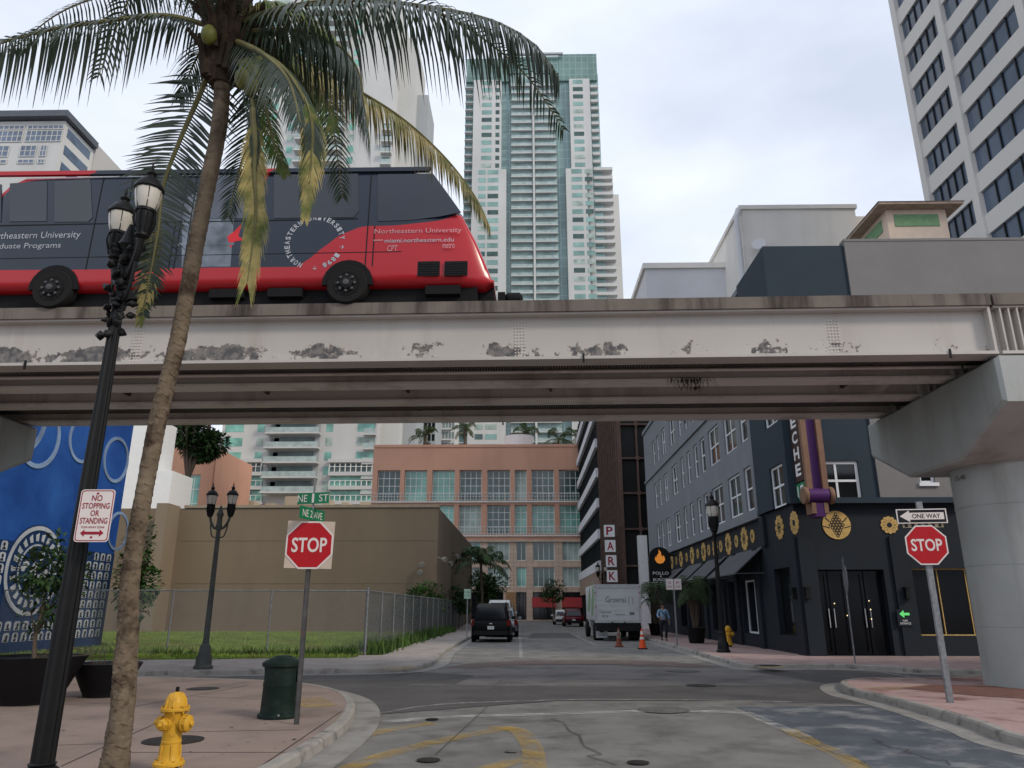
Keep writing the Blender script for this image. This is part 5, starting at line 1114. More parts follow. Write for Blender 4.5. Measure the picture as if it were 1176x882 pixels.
# ================================================================ STREET FURNITURE
lglass = mat('frosted_lamp_glass', (.55,.52,.46), .35, var=.1, scale=5, spec=.4)
def lantern(c, r, parent, off=None):
    """acorn style lantern: collar, frosted bowl, cap and finial; c = bottom of its collar"""
    x, y, z = c; s = r/.17
    fr = MB(); fr.lathe([(.05*s,-.42*s),(.1*s,-.38*s),(.09*s,-.3*s),(.125*s,-.22*s),(.13*s,0),(.15*s,.01*s),(.15*s,.05*s)], c, 16)
    for k in range(8):
        a = k*math.pi/4; fr.path([(x+.1*s*math.cos(a), y+.1*s*math.sin(a), z-.34*s), (x+.16*s*math.cos(a), y+.16*s*math.sin(a), z-.12*s), (x+.135*s*math.cos(a), y+.135*s*math.sin(a), z+.02*s)], .012*s, 5)
    o = fr.build('lantern', black, parent, 40)
    g = MB(); g.lathe([(.13*s,.05*s),(.165*s,.16*s),(.185*s,.3*s),(.19*s,.38*s),(.02,.38*s)], c, 12); g.build('glass_bowl', lglass, o, 50)
    mb = MB(); mb.lathe([(.2*s,.37*s),(.215*s,.39*s),(.2*s,.44*s),(.13*s,.55*s),(.06*s,.58*s),(.05*s,.62*s),(.075*s,.66*s),(.05*s,.7*s),(.015*s,.73*s),(.025*s,.76*s),(.006*s,.86*s)], c, 16)
    for k in range(6):
        a = k*math.pi/3; mb.path([(x+.14*s*math.cos(a), y+.14*s*math.sin(a), z+.05*s), (x+.195*s*math.cos(a), y+.195*s*math.sin(a), z+.38*s)], .008*s, 4)
    mb.build('cap', black, o, 40); return o
def lamp_post(loc, label, Hp=4.0, yaw=0, gap=.36, r=.17, group='twin lantern street lamps', bh=1, pr0=.085, pr1=.055, m=black, vine=False):
    x, y, z = loc; t = thing('street_lamp', label, 'street lamp', loc, 0, group)
    MB().lathe([(a_, b_*bh) for a_, b_ in ((.24,0),(.24,.06),(.2,.1),(.19,.3),(.15,.36),(.13,.55),(pr0*1.05,.62),(pr0*1.2,.66),(pr0*.95,.7))], loc, 20).build('base', m, t, 35)
    mb = MB(); mb.lathe([(pr0,.6*bh),(pr0*.97,1.2),(pr1,Hp-.1)], loc, 24, flute=.12); mb.build('pole', m, t)
    dx, dy = math.cos(yaw), math.sin(yaw); mb = MB(); mb.lathe([(pr1*1.4,Hp-.35),(pr1*1.8,Hp-.3),(pr1*1.3,Hp-.2),(pr1*1.2,Hp),(.1,Hp+.06),(.07,Hp+.12),(.02,Hp+.3)], loc, 16)
    for s in (-1, 1):
        P = [(x, y, z+Hp-.25), (x+s*dx*gap*.4, y+s*dy*gap*.4, z+Hp-.3), (x+s*dx*gap*.8, y+s*dy*gap*.8, z+Hp-.15), (x+s*dx*gap, y+s*dy*gap, z+Hp+.05)]
        mb.path(catmull(P, 5), .035, 8); mb.path(catmull([(x+s*dx*.05, y+s*dy*.05, z+Hp-.55), (x+s*dx*gap*.6, y+s*dy*gap*.6, z+Hp-.5), (x+s*dx*gap*.85, y+s*dy*gap*.85, z+Hp-.2)], 5), .018, 6)
    mb.build('bracket', m, t, 40)
    for s in (-1, 1): lantern((x+s*dx*gap, y+s*dy*gap, z+Hp+.3), r, t)
    if vine:
        mb = MB(); rs = random.Random(4)
        for k in range(46):
            a = rs.uniform(0,6.28); zz = z+Hp-.9+rs.random()*1.0; rr_ = rs.uniform(.05,.13)
            mb.lathe([(.01,-.05),(rs.uniform(.03,.055),0),(.01,.05)], (x+rr_*math.cos(a), y+rr_*math.sin(a), zz), 6, (rs.uniform(-1,1), rs.uniform(-1,1), rs.uniform(-.5,1)))
        mb.build('scroll_ornament', m, t, 60)
    return t
p = at(50,885,Y=6.6); lpx, lpy = p.x-.02, 6.6
t1 = lamp_post((lpx, lpy, .13), 'tall black twin lantern lamp in the left foreground carrying the no stopping sign', 4.86, R(-42), .34, .112, vine=True, pr0=.09, pr1=.046, bh=.4)
p = at(233,768,Z=.13); lamp_post((p.x, p.y, .13), 'grey green twin lantern lamp on the far pavement in front of the grass lot', 3.85, 0, .28, .125, pr0=.075, m=mat('weathered_grey_paint', (.07,.075,.07), .6, var=.3, scale=4))
p = at(831,749,Z=.13); lamp_post((p.x, p.y, .13), 'black twin lantern lamp beside the restaurant awnings and the small yellow hydrant', 4.35, R(75), .3, .2, pr0=.11)
p = at(669,724,Z=.13); lamp_post((6.5, 66, .13), 'small distant black lamp between the red car and the box truck', 4.2, 0, .35, .18)
# signs
redm = mat('sign_red', (.4,.009,.015), .4, var=.05); signw = mat('sign_white', (.66,.6,.57), .4, var=.04); signb = mat('sign_black', (.01,.01,.012), .4); green = mat('street_sign_green', (.01,.16,.07), .4); dred = mat('sign_dark_red', (.28,.012,.03), .5)
def octo(F, u, v, r): return [(u+r/math.cos(R(22.5))*math.cos(R(22.5+45*k)), v+r/math.cos(R(22.5))*math.sin(R(22.5+45*k))) for k in range(8)]
def stop_face(F, u, v, r, parent):
    p_ = MB().fprism(F, octo(F,u,v,r), .03, .036).build('stop_panel', signw, parent)
    MB().fprism(F, octo(F,u,v,r*.93), .036, .038).build('red_field', redm, p_)
    text('STOP', F, u, v, r*1.5, r*.62, signw, p_, w=.04, bold=.02)
def yawed(loc, a): return Frame(loc, (math.cos(a), math.sin(a), 0), (math.sin(a), -math.cos(a), 0))
p = at(340,832,Z=.13); lx_, ly_ = p.x, p.y; SLt = thing('stop_sign', 'red stop sign on a pale square board with green street names above, left corner', 'stop sign', (lx_, ly_, .13))
F = yawed((lx_, ly_, 0), R(3)); pt_ = at(364,590,Y=ly_); pc = at(358.5,626,Y=ly_)
mb = MB(); mb.fb(F, -.022, .022, .13, pc.z+.35, -.03, .0); mb.fb(F, -.034, -.02, .13, pc.z+.35, -.03, -.01); mb.fb(F, .02, .034, .13, pc.z+.35, -.03, -.01); mb.build('post', mat('dark_steel_post', (.09,.085,.085), .6, .4, var=.35, scale=6, dirt=(.14,.06,.04), dscale=3, dlo=.55, dhi=.7), SLt)
bo = MB(); Fb = Frame(F.O, F.U, F.N); c_ = R(-3)
q = [(-.335,-.315),(.325,-.33),(.34,.325),(-.325,.34)]; bo.fprism(F, [(a+.0, pc.z+b_) for a, b_ in q], .012, .028); bo.build('backing_board', mat('pale_plywood', (.5,.41,.34), .8, var=.1, scale=3), SLt)
stop_face(F, 0, pc.z, .33, SLt)
mb = MB(); mb.fb(F, -.012, .012, pc.z+.3, pc.z+.95, -.02, 0); mb.build('name_bracket', galv, SLt)
Fn = yawed((lx_, ly_, 0), R(-14)); zn = at(365,573,Y=ly_).z
n1 = MB().fb(Fn, -.25, .0, zn-.07, zn+.09, 0, .012).fb(Fn, .0, .25, zn-.07, zn+.09, 0, .012).build('name_blade', green, SLt)
text('NE', Fn, -.17, zn+.01, .15, .1, signw, n1, w=.014); text('ST', Fn, .17, zn+.01, .15, .1, signw, n1, w=.014); text('1', Fn, 0, zn+.01, .035, .13, signw, n1, w=.014)
Fn2 = yawed((lx_-.0, ly_, 0), R(76)); zn2 = at(363,588,Y=ly_).z; n2 = MB().fb(Fn2, -.34, .34, zn2-.12, zn2+.05, -.006, .006).build('name_blade', green, SLt); text('NE 2 AVE', Fn2, 0, zn2-.035, .55, .1, signw, n2, w=.008)
p = at(1092,807,Z=.13); rx_, ry_ = p.x, p.y; SRt = thing('stop_sign', 'red stop sign at the right below the one way arrow', 'stop sign', (rx_, ry_, .13))
pc = at(1067.5,626,Y=ry_); F = yawed((rx_, ry_, 0), R(-8)); rr0 = .335
mb = MB(); mb.fb(F, -.04, .04, .13, pc.z+.75, -.03, 0); mb.fb(F, -.055, -.03, .13, pc.z+.75, -.03, -.01); mb.fb(F, .03, .055, .13, pc.z+.75, -.03, -.01); mb.build('post', galv, SRt)
stop_face(F, 0, pc.z, rr0, SRt)
mb = MB(); mb.fb(F, -.33, .33, pc.z+.3, pc.z+.38, .0, .012); mb.build('small_plate', mat('faded_yellow_plate', (.35,.3,.2), .6), SRt); mb = MB()
for k in range(6): mb.fb(F, -.3+k*.11, -.25+k*.11, pc.z+.31, pc.z+.37, .012, .015)
mb.build('plate_marks', signb, SRt)
po = at(1062.5,593,Y=ry_); OW = thing('one_way_sign', 'black and white one way sign with arrow pointing left, above the right stop sign', 'sign', (rx_, ry_, po.z-.15))
u0, u1 = -.42, .4; vz = po.z
pl = MB().fb(F, u0, u1, vz-.125, vz+.125, .04, .048).build('panel', signw, OW); MB().fb(F, u0+.02, u1-.02, vz-.108, vz+.108, .048, .050).build('black_field', signb, pl)
MB().fprism(F, [(u0+.05,vz),(u0+.21,vz+.1),(u0+.21,vz+.06),(u1-.05,vz+.06),(u1-.05,vz-.06),(u0+.21,vz-.06),(u0+.21,vz-.1)], .050, .053).build('arrow', signw, pl)
text('ONE WAY', F, .06, vz, .46, .08, signb, pl, w=.055, bold=.012)
# no stopping sign on the foreground pole
ps = at(109,592,Y=6.4); NS = thing('parking_sign', 'white and dark red no stopping or standing sign fixed to the foreground lamp pole', 'sign', (ps.x, 6.42, ps.z-.25)); F = yawed((ps.x, 6.4, 0), R(2))
def rrect(u, v, hw, hh, r): return [(u+x, v+z) for x, z in rr(hw, -hh, hh, r, 4)]
pl = MB().fprism(F, rrect(0, ps.z, .148, .225, .03), 0, .004).build('panel', signw, NS)
mb = MB(); o_, i_ = rrect(0, ps.z, .14, .217, .027), rrect(0, ps.z, .133, .21, .024)
for k in range(len(o_)): mb.fprism(F, [o_[k], o_[(k+1)%len(o_)], i_[(k+1)%len(o_)], i_[k]], .004, .0055)
mb.build('border', dred, pl)
for b_, v, w_, h_ in (('NO',.15,.09,.052),('STOPPING',.083,.235,.05),('OR',.02,.075,.05),('STANDING',-.045,.235,.052),('TOW-AWAY ZONE',-.1,.2,.018)): text(b_, F, 0, ps.z+v, w_, h_, dred, pl, w=.007, bold=.01)
v = ps.z-.15; MB().fprism(F, [(-.1,v),(-.065,v+.03),(-.065,v+.012),(.065,v+.012),(.065,v+.03),(.1,v),(.065,v-.03),(.065,v-.012),(-.065,v-.012),(-.065,v-.03)], .004, .0065).build('arrow', dred, pl)
mb = MB()
for z in (ps.z+.19, ps.z-.185): mb.lathe([(.01,0),(.009,.005),(.003,.007)], F.p(0, z, .004), 8, F.N)
mb.build('bolt', dred, pl); MB().fb(F, -.05, .05, ps.z+.12, ps.z+.15, -.12, -.001).fb(F, -.05, .05, ps.z-.15, ps.z-.12, -.12, -.001).build('bracket', galv, NS)
# edge on sign by the entrance, small parking signs
p = at(983,762,Z=.13); ES = thing('street_sign', 'grey sign post seen nearly edge on before the restaurant entrance', 'sign', (p.x, p.y, .13)); q = at(968,665,Y=p.y); F = yawed((p.x, p.y, 0), R(76))
MB().fb(F, -.04, .04, .13, q.z+.55, -.03, 0).build('post', galv, ES); MB().fprism(F, octo(F, 0, q.z, .38), .0, .01).build('stop_panel', galv, ES)
F2_ = yawed((p.x, p.y, 0), R(68)); MB().fb(F2_, -.45, .45, q.z+.35, q.z+.62, .0, .01).build('arrow_panel', galv, ES)
p = at(778,742,Z=.13); q = at(772,671,Y=p.y); PS2 = thing('parking_sign', 'pair of small white parking plates on a slim post beside the walking person', 'sign', (p.x, p.y, .13)); F = yawed((p.x, p.y, 0), 0)
MB().fb(F, -.03, .03, .13, q.z+.2, -.03, 0).build('post', galv, PS2)
for s in (-1, 1):
    pl = MB().fb(F, s*.17-.15, s*.17+.15, q.z-.22, q.z+.22, .0, .008).build('plate', signw, PS2); text('NO' if s < 0 else 'P', F, s*.17, q.z+.06, .12, .1, dred, pl, w=.01); text('PARK' if s < 0 else '2 HR', F, s*.17, q.z-.1, .18, .07, dred, pl, w=.01)
p = at(536,737,Z=.13); q = at(534.5,682,Y=p.y); PS3 = thing('parking_sign', 'green and white parking plate on a thin post at the left kerb by the fence', 'sign', (p.x, p.y, .13)); F = yawed((p.x, p.y, 0), 0)
MB().fb(F, -.025, .025, .13, q.z+.2, -.03, 0).build('post', galv, PS3); pl = MB().fb(F, -.16, .16, q.z-.22, q.z+.22, 0, .008).build('plate', mat('pale_green_sign', (.35,.5,.4), .5), PS3)
text('PARK', F, 0, q.z+.08, .24, .08, green, pl, w=.01); text('PAY HERE', F, 0, q.z-.08, .24, .06, green, pl, w=.01)
# hydrants
yl = mat('hydrant_yellow', (.58,.32,.03), .4, var=.1, scale=8, bump=.1, bscale=60, dirt=(.38,.19,.03), dscale=9, dlo=.56, dhi=.68)
def hydrant(loc, label, s=1.0, rz=0, m=yl):
    t = thing('fire_hydrant', label, 'hydrant', loc, rz, 'yellow fire hydrants', world=False); t.scale = (s, s, s)
    MB().lathe([(.1,0),(.1,.08)], n=20).build('pipe', mat('rusty_pipe', (.1,.05,.03), .8), t, 40)
    mb = MB(); mb.lathe([(.155,.08),(.165,.085),(.165,.11),(.155,.12),(.135,.125),(.12,.14),(.105,.2),(.1,.3),(.104,.305),(.104,.325),(.1,.33),(.098,.56),(.115,.6),(.118,.62)], n=28)
    for k in range(6): a = k*math.pi/3; mb.path([(.115*math.cos(a),.115*math.sin(a),.14),(.106*math.cos(a),.106*math.sin(a),.29)], .012, 6)
    mb.build('barrel', m, t, 35)
    mb = MB(); mb.lathe([(.145,.62),(.15,.625),(.15,.65),(.145,.655)], n=28); mb.lathe([(.11,.655),(.108,.7),(.095,.75),(.07,.79),(.035,.81),(.03,.815)], n=28)
    for k in range(8): a = k*math.pi/4+.2; mb.path([(.114*math.cos(a),.114*math.sin(a),.66),(.1*math.cos(a),.1*math.sin(a),.74),(.06*math.cos(a),.06*math.sin(a),.8)], .011, 6)
    mb.build('bonnet', m, t, 35); MB().lathe([(.022,.81),(.02,.86),(.012,.865)], n=5).build('operating_nut', und, t)
    for az, r in ((-12,.075),(-105,.052),(168,.052)):
        a = R(az); ax = (math.cos(a), math.sin(a), 0); mb = MB(); mb.lathe([(r*.95,.07),(r*.95,.13),(r*1.25,.135),(r*1.25,.15)], (0,0,.5), 20, ax); mb.build('nozzle', m, t, 35)
        mb = MB(); mb.lathe([(r*1.05,.152),(r*1.1,.16),(r*1.1,.19),(r*.85,.205),(r*.4,.21),(r*.38,.235),(r*.3,.24)], (0,0,.5), 20, ax)
        for k in range(8): b_ = k*math.pi/4; u_ = Vector(ax).orthogonal().normalized(); v_ = Vector(ax).cross(u_); o_ = Vector((0,0,.5))+(u_*math.cos(b_)+v_*math.sin(b_))*r*1.1; mb.path([o_+Vector(ax)*.155, o_+Vector(ax)*.192], .007, 5)
        mb.build('nozzle_cap', m, t, 35)
    for k in range(8):
        a = k*math.pi/4; MB().lathe([(.016,.06),(.016,.14)], (.14*math.cos(a), .14*math.sin(a), 0), 6).build('flange_bolt', m, t); MB().lathe([(.012,.6),(.012,.675)], (.133*math.cos(a+.3), .133*math.sin(a+.3), 0), 6).build('bonnet_bolt', m, t)
    mb = MB(); mb.path([(.1,.02,.56),(.13,-.05,.5),(.13,-.08,.44),(.14,-.04,.42)], .005, 5); mb.build('chain', und, t); return t
p = at(197,850,Y=7.6); hydrant((p.x, 7.6, .13), 'large bright yellow fire hydrant beside the palm trunk in the foreground', .87)
p = at(834,745,Z=.13); hydrant((8.12, 31.7, .13), 'small distant yellow hydrant behind the black lamp by the restaurant', 1.0)
# litter bin
p = at(312,827,Z=.13); bx, by = p.x, p.y+.3; LB = thing('litter_bin', 'dark green ribbed litter bin with a domed lid on the near left pavement', 'bin', (bx, by, .13)); bg2 = mat('bin_dark_green', (.004,.014,.01), .5, var=.2, scale=5, dirt=(.02,.03,.022), dscale=6, dlo=.5, dhi=.75)
mb = MB(); mb.lathe([(.335,0),(.34,.03),(.335,.06),(.3,.08),(.285,.5),(.29,.52)], (bx,by,.13), 32); mb.build('drum', bg2, LB, 30)
mb = MB(); n = 32
for i, (r, z) in enumerate(((.29,.52),(.293,.82))): pass
rings = []
for j in range(7):
    z = .52+.05*j; rings.append([mb.pt((bx+.29*math.cos(2*math.pi*k/n), by+.29*math.sin(2*math.pi*k/n), .13+z)) for k in range(n)])
for j in range(6):
    for k in range(n):
        if k in (30,31,0,1,2,14,15,16,17,18) and 1 <= j <= 4: continue
        mb.face((rings[j][k], rings[j][(k+1)%n], rings[j+1][(k+1)%n], rings[j+1][k]))
mb.build('hood', bg2, LB, 30)
MB().lathe([(.2,.45),(.2,.8)], (bx,by,.13), 20).build('liner', und, LB, 30)
MB().lathe([(.315,.82),(.33,.84),(.33,.89),(.3,.91),(.2,.965),(.14,.985),(.13,1.0),(.03,1.01)], (bx,by,.13), 32).build('lid', bg2, LB, 30)
MB().lathe([(.02,0),(.016,.008)], (bx+.1,by-.335,.2), 8, (0,-1,0)).build('badge', chrome, LB)
LB.scale = (.87,.87,.82)
# manhole covers
iron = mat('cast_iron', (.035,.03,.028), .6, .4, var=.3, scale=20, bump=.5, bscale=50)
def cover(px, py, r, label, z=.13, m=iron):
    p = at(px, py, Z=z); t = thing('manhole_cover', label, 'manhole cover', (p.x, p.y, z)); zz = z+(.004 if z > .1 else .012)
    MB().lathe([(r,0),(r,.004)], (p.x,p.y,zz), 28).build('frame', m, t); mb = MB()
    for k in range(6): mb.lathe([(r*.14,.004),(r*.14,.007)], (p.x+r*.5*math.cos(k*1.047), p.y+r*.5*math.sin(k*1.047), zz), 10)
    mb.lathe([(r*.85,.004),(r*.85,.006)], (p.x,p.y,zz), 28); mb.build('lid', m, t)
cover(199,850.5,.34,'dark round cover in the near pavement directly behind the large yellow hydrant'); cover(233,791,.3,'faint round cover in the near pavement between hydrant and bin')
cm = mat('worn_iron_cover', (.12,.115,.11), .8, var=.3, scale=10, bump=.4)
cover(762,816,.42,'pale round cover set in the white stop bar of the road',0,cm); cover(784,771,.45,'wide round cover in the crossing lane near the right kerb',0,cm); cover(884,764.5,.32,'dark round cover in the yellow kerb ramp of the right corner')
cover(492,874,.13,'small oval cover between the yellow road stripes',0); cover(733,877,.12,'small dark cover in the road at the bottom middle',0); cover(496,827,.1,'small black lid in the road beside the left corner',0,und); cover(805,788,.32,'dark cover half sunk in the black asphalt lane',0)
cover(587,864,.07,'tiny valve lid inside the curved yellow stripe',0,cm)
# chain link fence
chain = see_through(mat('chain_link_wire', (.2,.21,.22), .5, .5), wires=.13); screen = see_through(mat('fence_wind_screen', (.13,.15,.165), .8, var=.15, scale=2), .55)
FE = thing('chain_link_fence', 'galvanised chain link fence around the grass lot', 'fence', (-5.4,26,.13)); cornr = Vector((-5.35,25.9,.13)); lef = Vector((-40,22.3,.13)); far = Vector((-5.45,66,.13)); hF = 2.05
def fence_run(a, c, m, step):
    n = int((c-a).length/step)
    for k in range(1 if a is cornr else 0, n+1):
        q = a.lerp(c, k/n) if k or a is not cornr else a; MB().tube(q, q+Vector((0,0,hF+.05)), .03).build('post', galv, FE)
    MB().tube(a+Vector((0,0,hF)), c+Vector((0,0,hF)), .02).build('top_rail', galv, FE)
    MB().tube(a+Vector((0,0,.1)), c+Vector((0,0,.1)), .008).build('bottom_wire', galv, FE)
    mb = MB(); z = Vector((0,0,1)); mb.poly([a+z*.03, c+z*.03, c+z*hF, a+z*hF]); mb.build('wire_mesh', m, FE)
MB().tube(cornr, cornr+Vector((0,0,hF+.12)), .045).build('post', galv, FE)
fence_run(cornr, lef, chain, 3.0); fence_run(cornr, far, chain, 2.6)
mb = MB(); z = Vector((0,0,1)); nn_ = Vector((-.06,0,0)); mb.poly([cornr+nn_+z*.05, far+nn_+z*.05, far+nn_+z*hF, cornr+nn_+z*hF]); mb.build('wind_screen', screen, FE)
# small red and white items at the foot of the brown wall
p = at(198,713,Y=49.0)
# ================================================================ PLANTS
def leaf_mb(mb, c, d, L_, w_, up=None):
    d = d.normalized(); s = d.cross(Vector((0,0,1))); s = (s if s.length > .05 else Vector((1,0,0))).normalized()*w_; m_ = c+d*L_*.5
    i = [mb.pt(c), mb.pt(m_+s), mb.pt(c+d*L_-Vector((0,0,L_*.15))), mb.pt(m_-s)]; mb.face(i)
def rnd(rs): 
    while True:
        v = Vector((rs.uniform(-1,1), rs.uniform(-1,1), rs.uniform(-1,1)))
        if .05 < v.length < 1: return v
fol = mat('dark_leaf_green', (.03,.062,.018), .6, var=.5, scale=1.2); fol2 = mat('mid_leaf_green', (.045,.1,.022), .6, var=.5, scale=1.2); barkm = mat('tree_bark', (.1,.075,.055), .9, var=.3, scale=6, bump=.5, bscale=30)
def crown_mb(c, rad, n, L_, w_, rs, lobes=9):
    mb = MB(); L = [(Vector(c)+Vector((v.x*rad[0], v.y*rad[1], v.z*rad[2]))*.65, rs.uniform(.3,.55)) for v in (rnd(rs) for _ in range(lobes))]
    for i in range(n):
        lc, lr = rs.choice(L); v = rnd(rs); v = v.normalized()*(v.length**.4); p = lc+Vector((v.x*rad[0], v.y*rad[1], v.z*rad[2]))*lr
        leaf_mb(mb, p, v+rnd(rs)*.8, L_*rs.uniform(.6,1.3), w_*rs.uniform(.7,1.2))
    return mb
def tree(name, label, cat, loc, Ht, rad, n, L_, w_, seed, m=fol, group=None, trunk=.1, cz=None):
    rs = random.Random(seed); t = thing(name, label, cat, loc, 0, group); x, y, z = loc; cz = cz or Ht-rad[2]; tm = MB()
    tm.path([(x,y,z),(x+.05,y,z+cz*.5),(x,y+.05,z+cz)], [trunk,trunk*.8,trunk*.55], 9)
    for k in range(6): v = rnd(rs); tm.path([(x,y,z+cz*.7),(x+v.x*rad[0]*.4, y+v.y*rad[1]*.4, z+cz+.1*rad[2]), (x+v.x*rad[0]*.8, y+v.y*rad[1]*.8, z+cz+abs(v.z)*rad[2]*.7)], [trunk*.5,trunk*.3,trunk*.12], 6)
    tm.build('trunk', barkm, t, 60); crown_mb((x,y,z+cz), rad, n, L_, w_, rs).build('crown', m, t); return t
def frond_mb(mb, P, Lmax, rs, side=None, nl=60, w_=.03, droop=1.0, fwd=.5, prof=None, rach=.035, down=0, jit=.12):
    """one palm frond: tapered rachis along P (world points) and drooping leaflets on both sides"""
    C = catmull(P, 8); n = len(C); mb.mi = 1; mb.path(C, [rach*(1-.88*i/(n-1)) for i in range(n)], 5); mb.mi = 0; Z = Vector((0,0,-1))
    for k in range(nl):
        t = .1+.9*k/nl; f = t*(n-1); i = min(int(f), n-2); c = C[i].lerp(C[i+1], f-i); T = (C[min(i+1,n-1)]-C[max(i-1,0)]).normalized()
        S_ = Vector(side) if side is not None else T.cross(Vector((0,0,1)))
        S_ = (S_-T*S_.dot(T)); S_ = S_.normalized() if S_.length > .05 else Vector((1,0,0))
        pl = (prof(t) if prof else min(1, .35+2.2*t)*(1-.75*max(0, t-.55)/.45))
        for s in (-1, 1):
            if rs.random() < .05: continue
            Ln = Lmax*pl*rs.uniform(.8,1.12); d = (S_*s+T*fwd*(.7+.8*t)+Z*down+rnd(rs)*jit).normalized(); nrm = T.cross(d); nrm = nrm.normalized() if nrm.length > .01 else Vector((0,1,0)); wv = d.cross(nrm).normalized()
            a = c; prev = None; ww = w_*rs.uniform(.8,1.15)
            for j, (fr, wf) in enumerate(((0,.5),(.3,1),(.65,.75),(1,.05))):
                dd = (d+Z*droop*fr*rs.uniform(.8,1.2)).normalized(); p = c+d*Ln*fr*(1-.25*fr*min(droop,1))+Z*Ln*droop*.55*fr*fr
                wvec = T*.75+wv*.3; wvec = wvec.normalized()*ww*wf; q = (mb.pt(p-wvec), mb.pt(p+wvec))
                if prev: mb.face((prev[0], q[0], q[1], prev[1]))
                prev = q
def small_palm(name, label, cat, loc, Ht, nf, Lf, seed, group=None, rad=.12, nl=22, w_=.05, m=None):
    rs = random.Random(seed); t = thing(name, label, cat, loc, 0, group); b0 = Vector(loc); tm = MB(); tp = b0+Vector((rs.uniform(-.2,.2), 0, Ht))
    tm.path([b0, b0.lerp(tp,.5)+Vector((.08,0,0)), tp], [rad*1.3, rad, rad*.85], 10); tm.build('trunk', barkm, t, 60); mb = MB()
    for k in range(nf):
        a = k*2.4+rs.uniform(-.3,.3); e = rs.uniform(-.2,1.1); D = Vector((math.cos(a)*math.cos(e), math.sin(a)*math.cos(e), math.sin(e))); P = [tp, tp+D*Lf*.4, tp+D*Lf*.75+Vector((0,0,-.12*Lf)), tp+D*Lf*.95+Vector((0,0,-.42*Lf))]
        frond_mb(mb, P, Lf*.32, rs, nl=nl, w_=w_, droop=.9)
    mb.build('crown', [m or fol, barkm], t); return t
palm_g = mat('palm_leaf_green', (.05,.085,.025), .45, var=.35, scale=3)
small_palm('palm_tree', 'dark palm rising behind the parked black car', 'palm', (*at(553,715,Y=62).xy, .13), 5.0, 18, 2.7, 3, m=fol)
small_palm('palm_tree', 'slender palm standing on the salmon roof, tall bare trunk', 'palm', (at(533,512,Y=115).x,115,23.5), 5.6, 12, 2.6, 5, 'rooftop palms', rad=.18, m=palm_g)
for k, (x, lab) in enumerate(((487,'leftmost rooftop palm, before the dark glassy block'),(604,'bushy rooftop palm just right of the white roof tank'),(640,'wide rooftop palm in front of the white tower base'),(661,'green rooftop palm at the right end above the salmon roof'))): small_palm('palm_tree', lab, 'palm', (at(x,512,Y=113+k).x,113+k,23.5), 3.9+.6*(k%2), 14, 2.9, 20+k, 'rooftop palms', rad=.18, m=palm_g)
p = at(596,505,Y=112); TK2 = thing('roof_tank', 'squat white tapered tank on the salmon roof', 'tank', (p.x,112,22)); MB().lathe([(1.6,22),(2.2,26.4),(2.3,26.9),(1.8,27)], (p.x,112,0), 24).build('shell', white_paint, TK2, 40)
tree('street_tree', 'leafy green tree right of the palm in front of the salmon building', 'tree', (-3.9,70,.13), 5.2, (2.3,2.3,1.6), 1500, .35, .1, 2, fol)
tree('street_tree', 'second leafy tree with a thin trunk near the left end of the street', 'tree', (-4.2,80,.13), 5.6, (2.0,2.0,1.7), 1300, .38, .1, 9, fol2)
tree('street_tree', 'small tree with sparse crown before the red awnings of the salmon building', 'tree', (at(635,713,Y=97).x,97,.13), 5.6, (2.0,1.8,1.9), 900, .38, .1, 4, fol)
tree('bush', 'broad green bush behind the far end of the chain fence', 'bush', (-7.0,51.6-1.6,.16), 3.2, (2.1,1.2,1.2), 1900, .26, .08, 6, fol2, trunk=.06)
tree('bush', 'smaller dark bush at the street end of the brown wall', 'bush', (-5.0,57,.16), 3.3, (.9,1.2,1.2), 900, .26, .08, 7, fol, trunk=.05)
tree('street_tree', 'young leafy tree growing between the blue mural and the brown wall', 'tree', (at(162,660,Y=30).x,30,.16), 5.2, (1.0,1.0,1.9), 1300, .22, .075, 8, fol2, trunk=.06, cz=3.1)
tree('tree', 'round dense dark tree rising behind the small salmon block', 'tree', (at(222,500,Y=100).x,100,0), 31, (7,4,5.0), 6000, .7, .22, 31, fol, trunk=.4)
# planters, near left
plm = mat('planter_black', (.006,.006,.007), .6, var=.2, scale=4, bump=.15)
def planter(x, y, r, h, label, seed, bush=True):
    t = thing('planter', label, 'planter', (x, y, .13)); MB().lathe([(r*.55,0),(r*.57,.06),(r*.62,.1),(r*.9,h*.8),(r,h),(r*.93,h+.005),(r*.9,h-.04),(.01,h-.05)], (x,y,.13), 28).build('pot', plm, t, 40)
    rs = random.Random(seed)
    if bush:
        tm = MB(); tm.path([(x-.0,y,.13+h-.08),(x-.06,y,h+.5),(x+.02,y,h+1.0)], [.04,.03,.02], 7)
        for k in range(7): v = rnd(rs); tm.path([(x-.03,y,h+.4+.08*k),(x+v.x*.4,y+v.y*.4,h+.8+.06*k),(x+v.x*.65,y+v.y*.65,h+1.1+v.z*.3)], [.016,.01,.005], 5)
        for k in range(3): tm.path([(x,y,h+.1),(x+.5+.2*k,y-.1,h+.35-.1*k),(x+.9+.2*k,y-.15,h+.22)], [.01,.008,.004], 5)
        tm.build('stem', barkm, t, 60); crown_mb((x+.0,y,.13+h+1.25), (.72,.7,.8), 1300, .13, .035, rs, 12).build('foliage', fol, t)
    else:
        tm = MB()
        for k in range(14): a = rs.uniform(0,6.28); tm.path([(x+.2*math.cos(a),y+.2*math.sin(a),h+.05),(x+.35*math.cos(a),y+.35*math.sin(a),h+.3+rs.random()*.2)], [.006,.003], 4)
        tm.build('dry_stem', barkm, t)
    return t
p = at(14,812,Z=.13); planter(p.x-.1, p.y+.5, .8, .72, 'large black tapered planter with a dark leafy shrub at the left edge', 3)
p = at(108,803,Z=.13); planter(p.x-.1, p.y+.45, .58, .55, 'smaller black planter between the foreground pole and the palm trunk', 5, False)
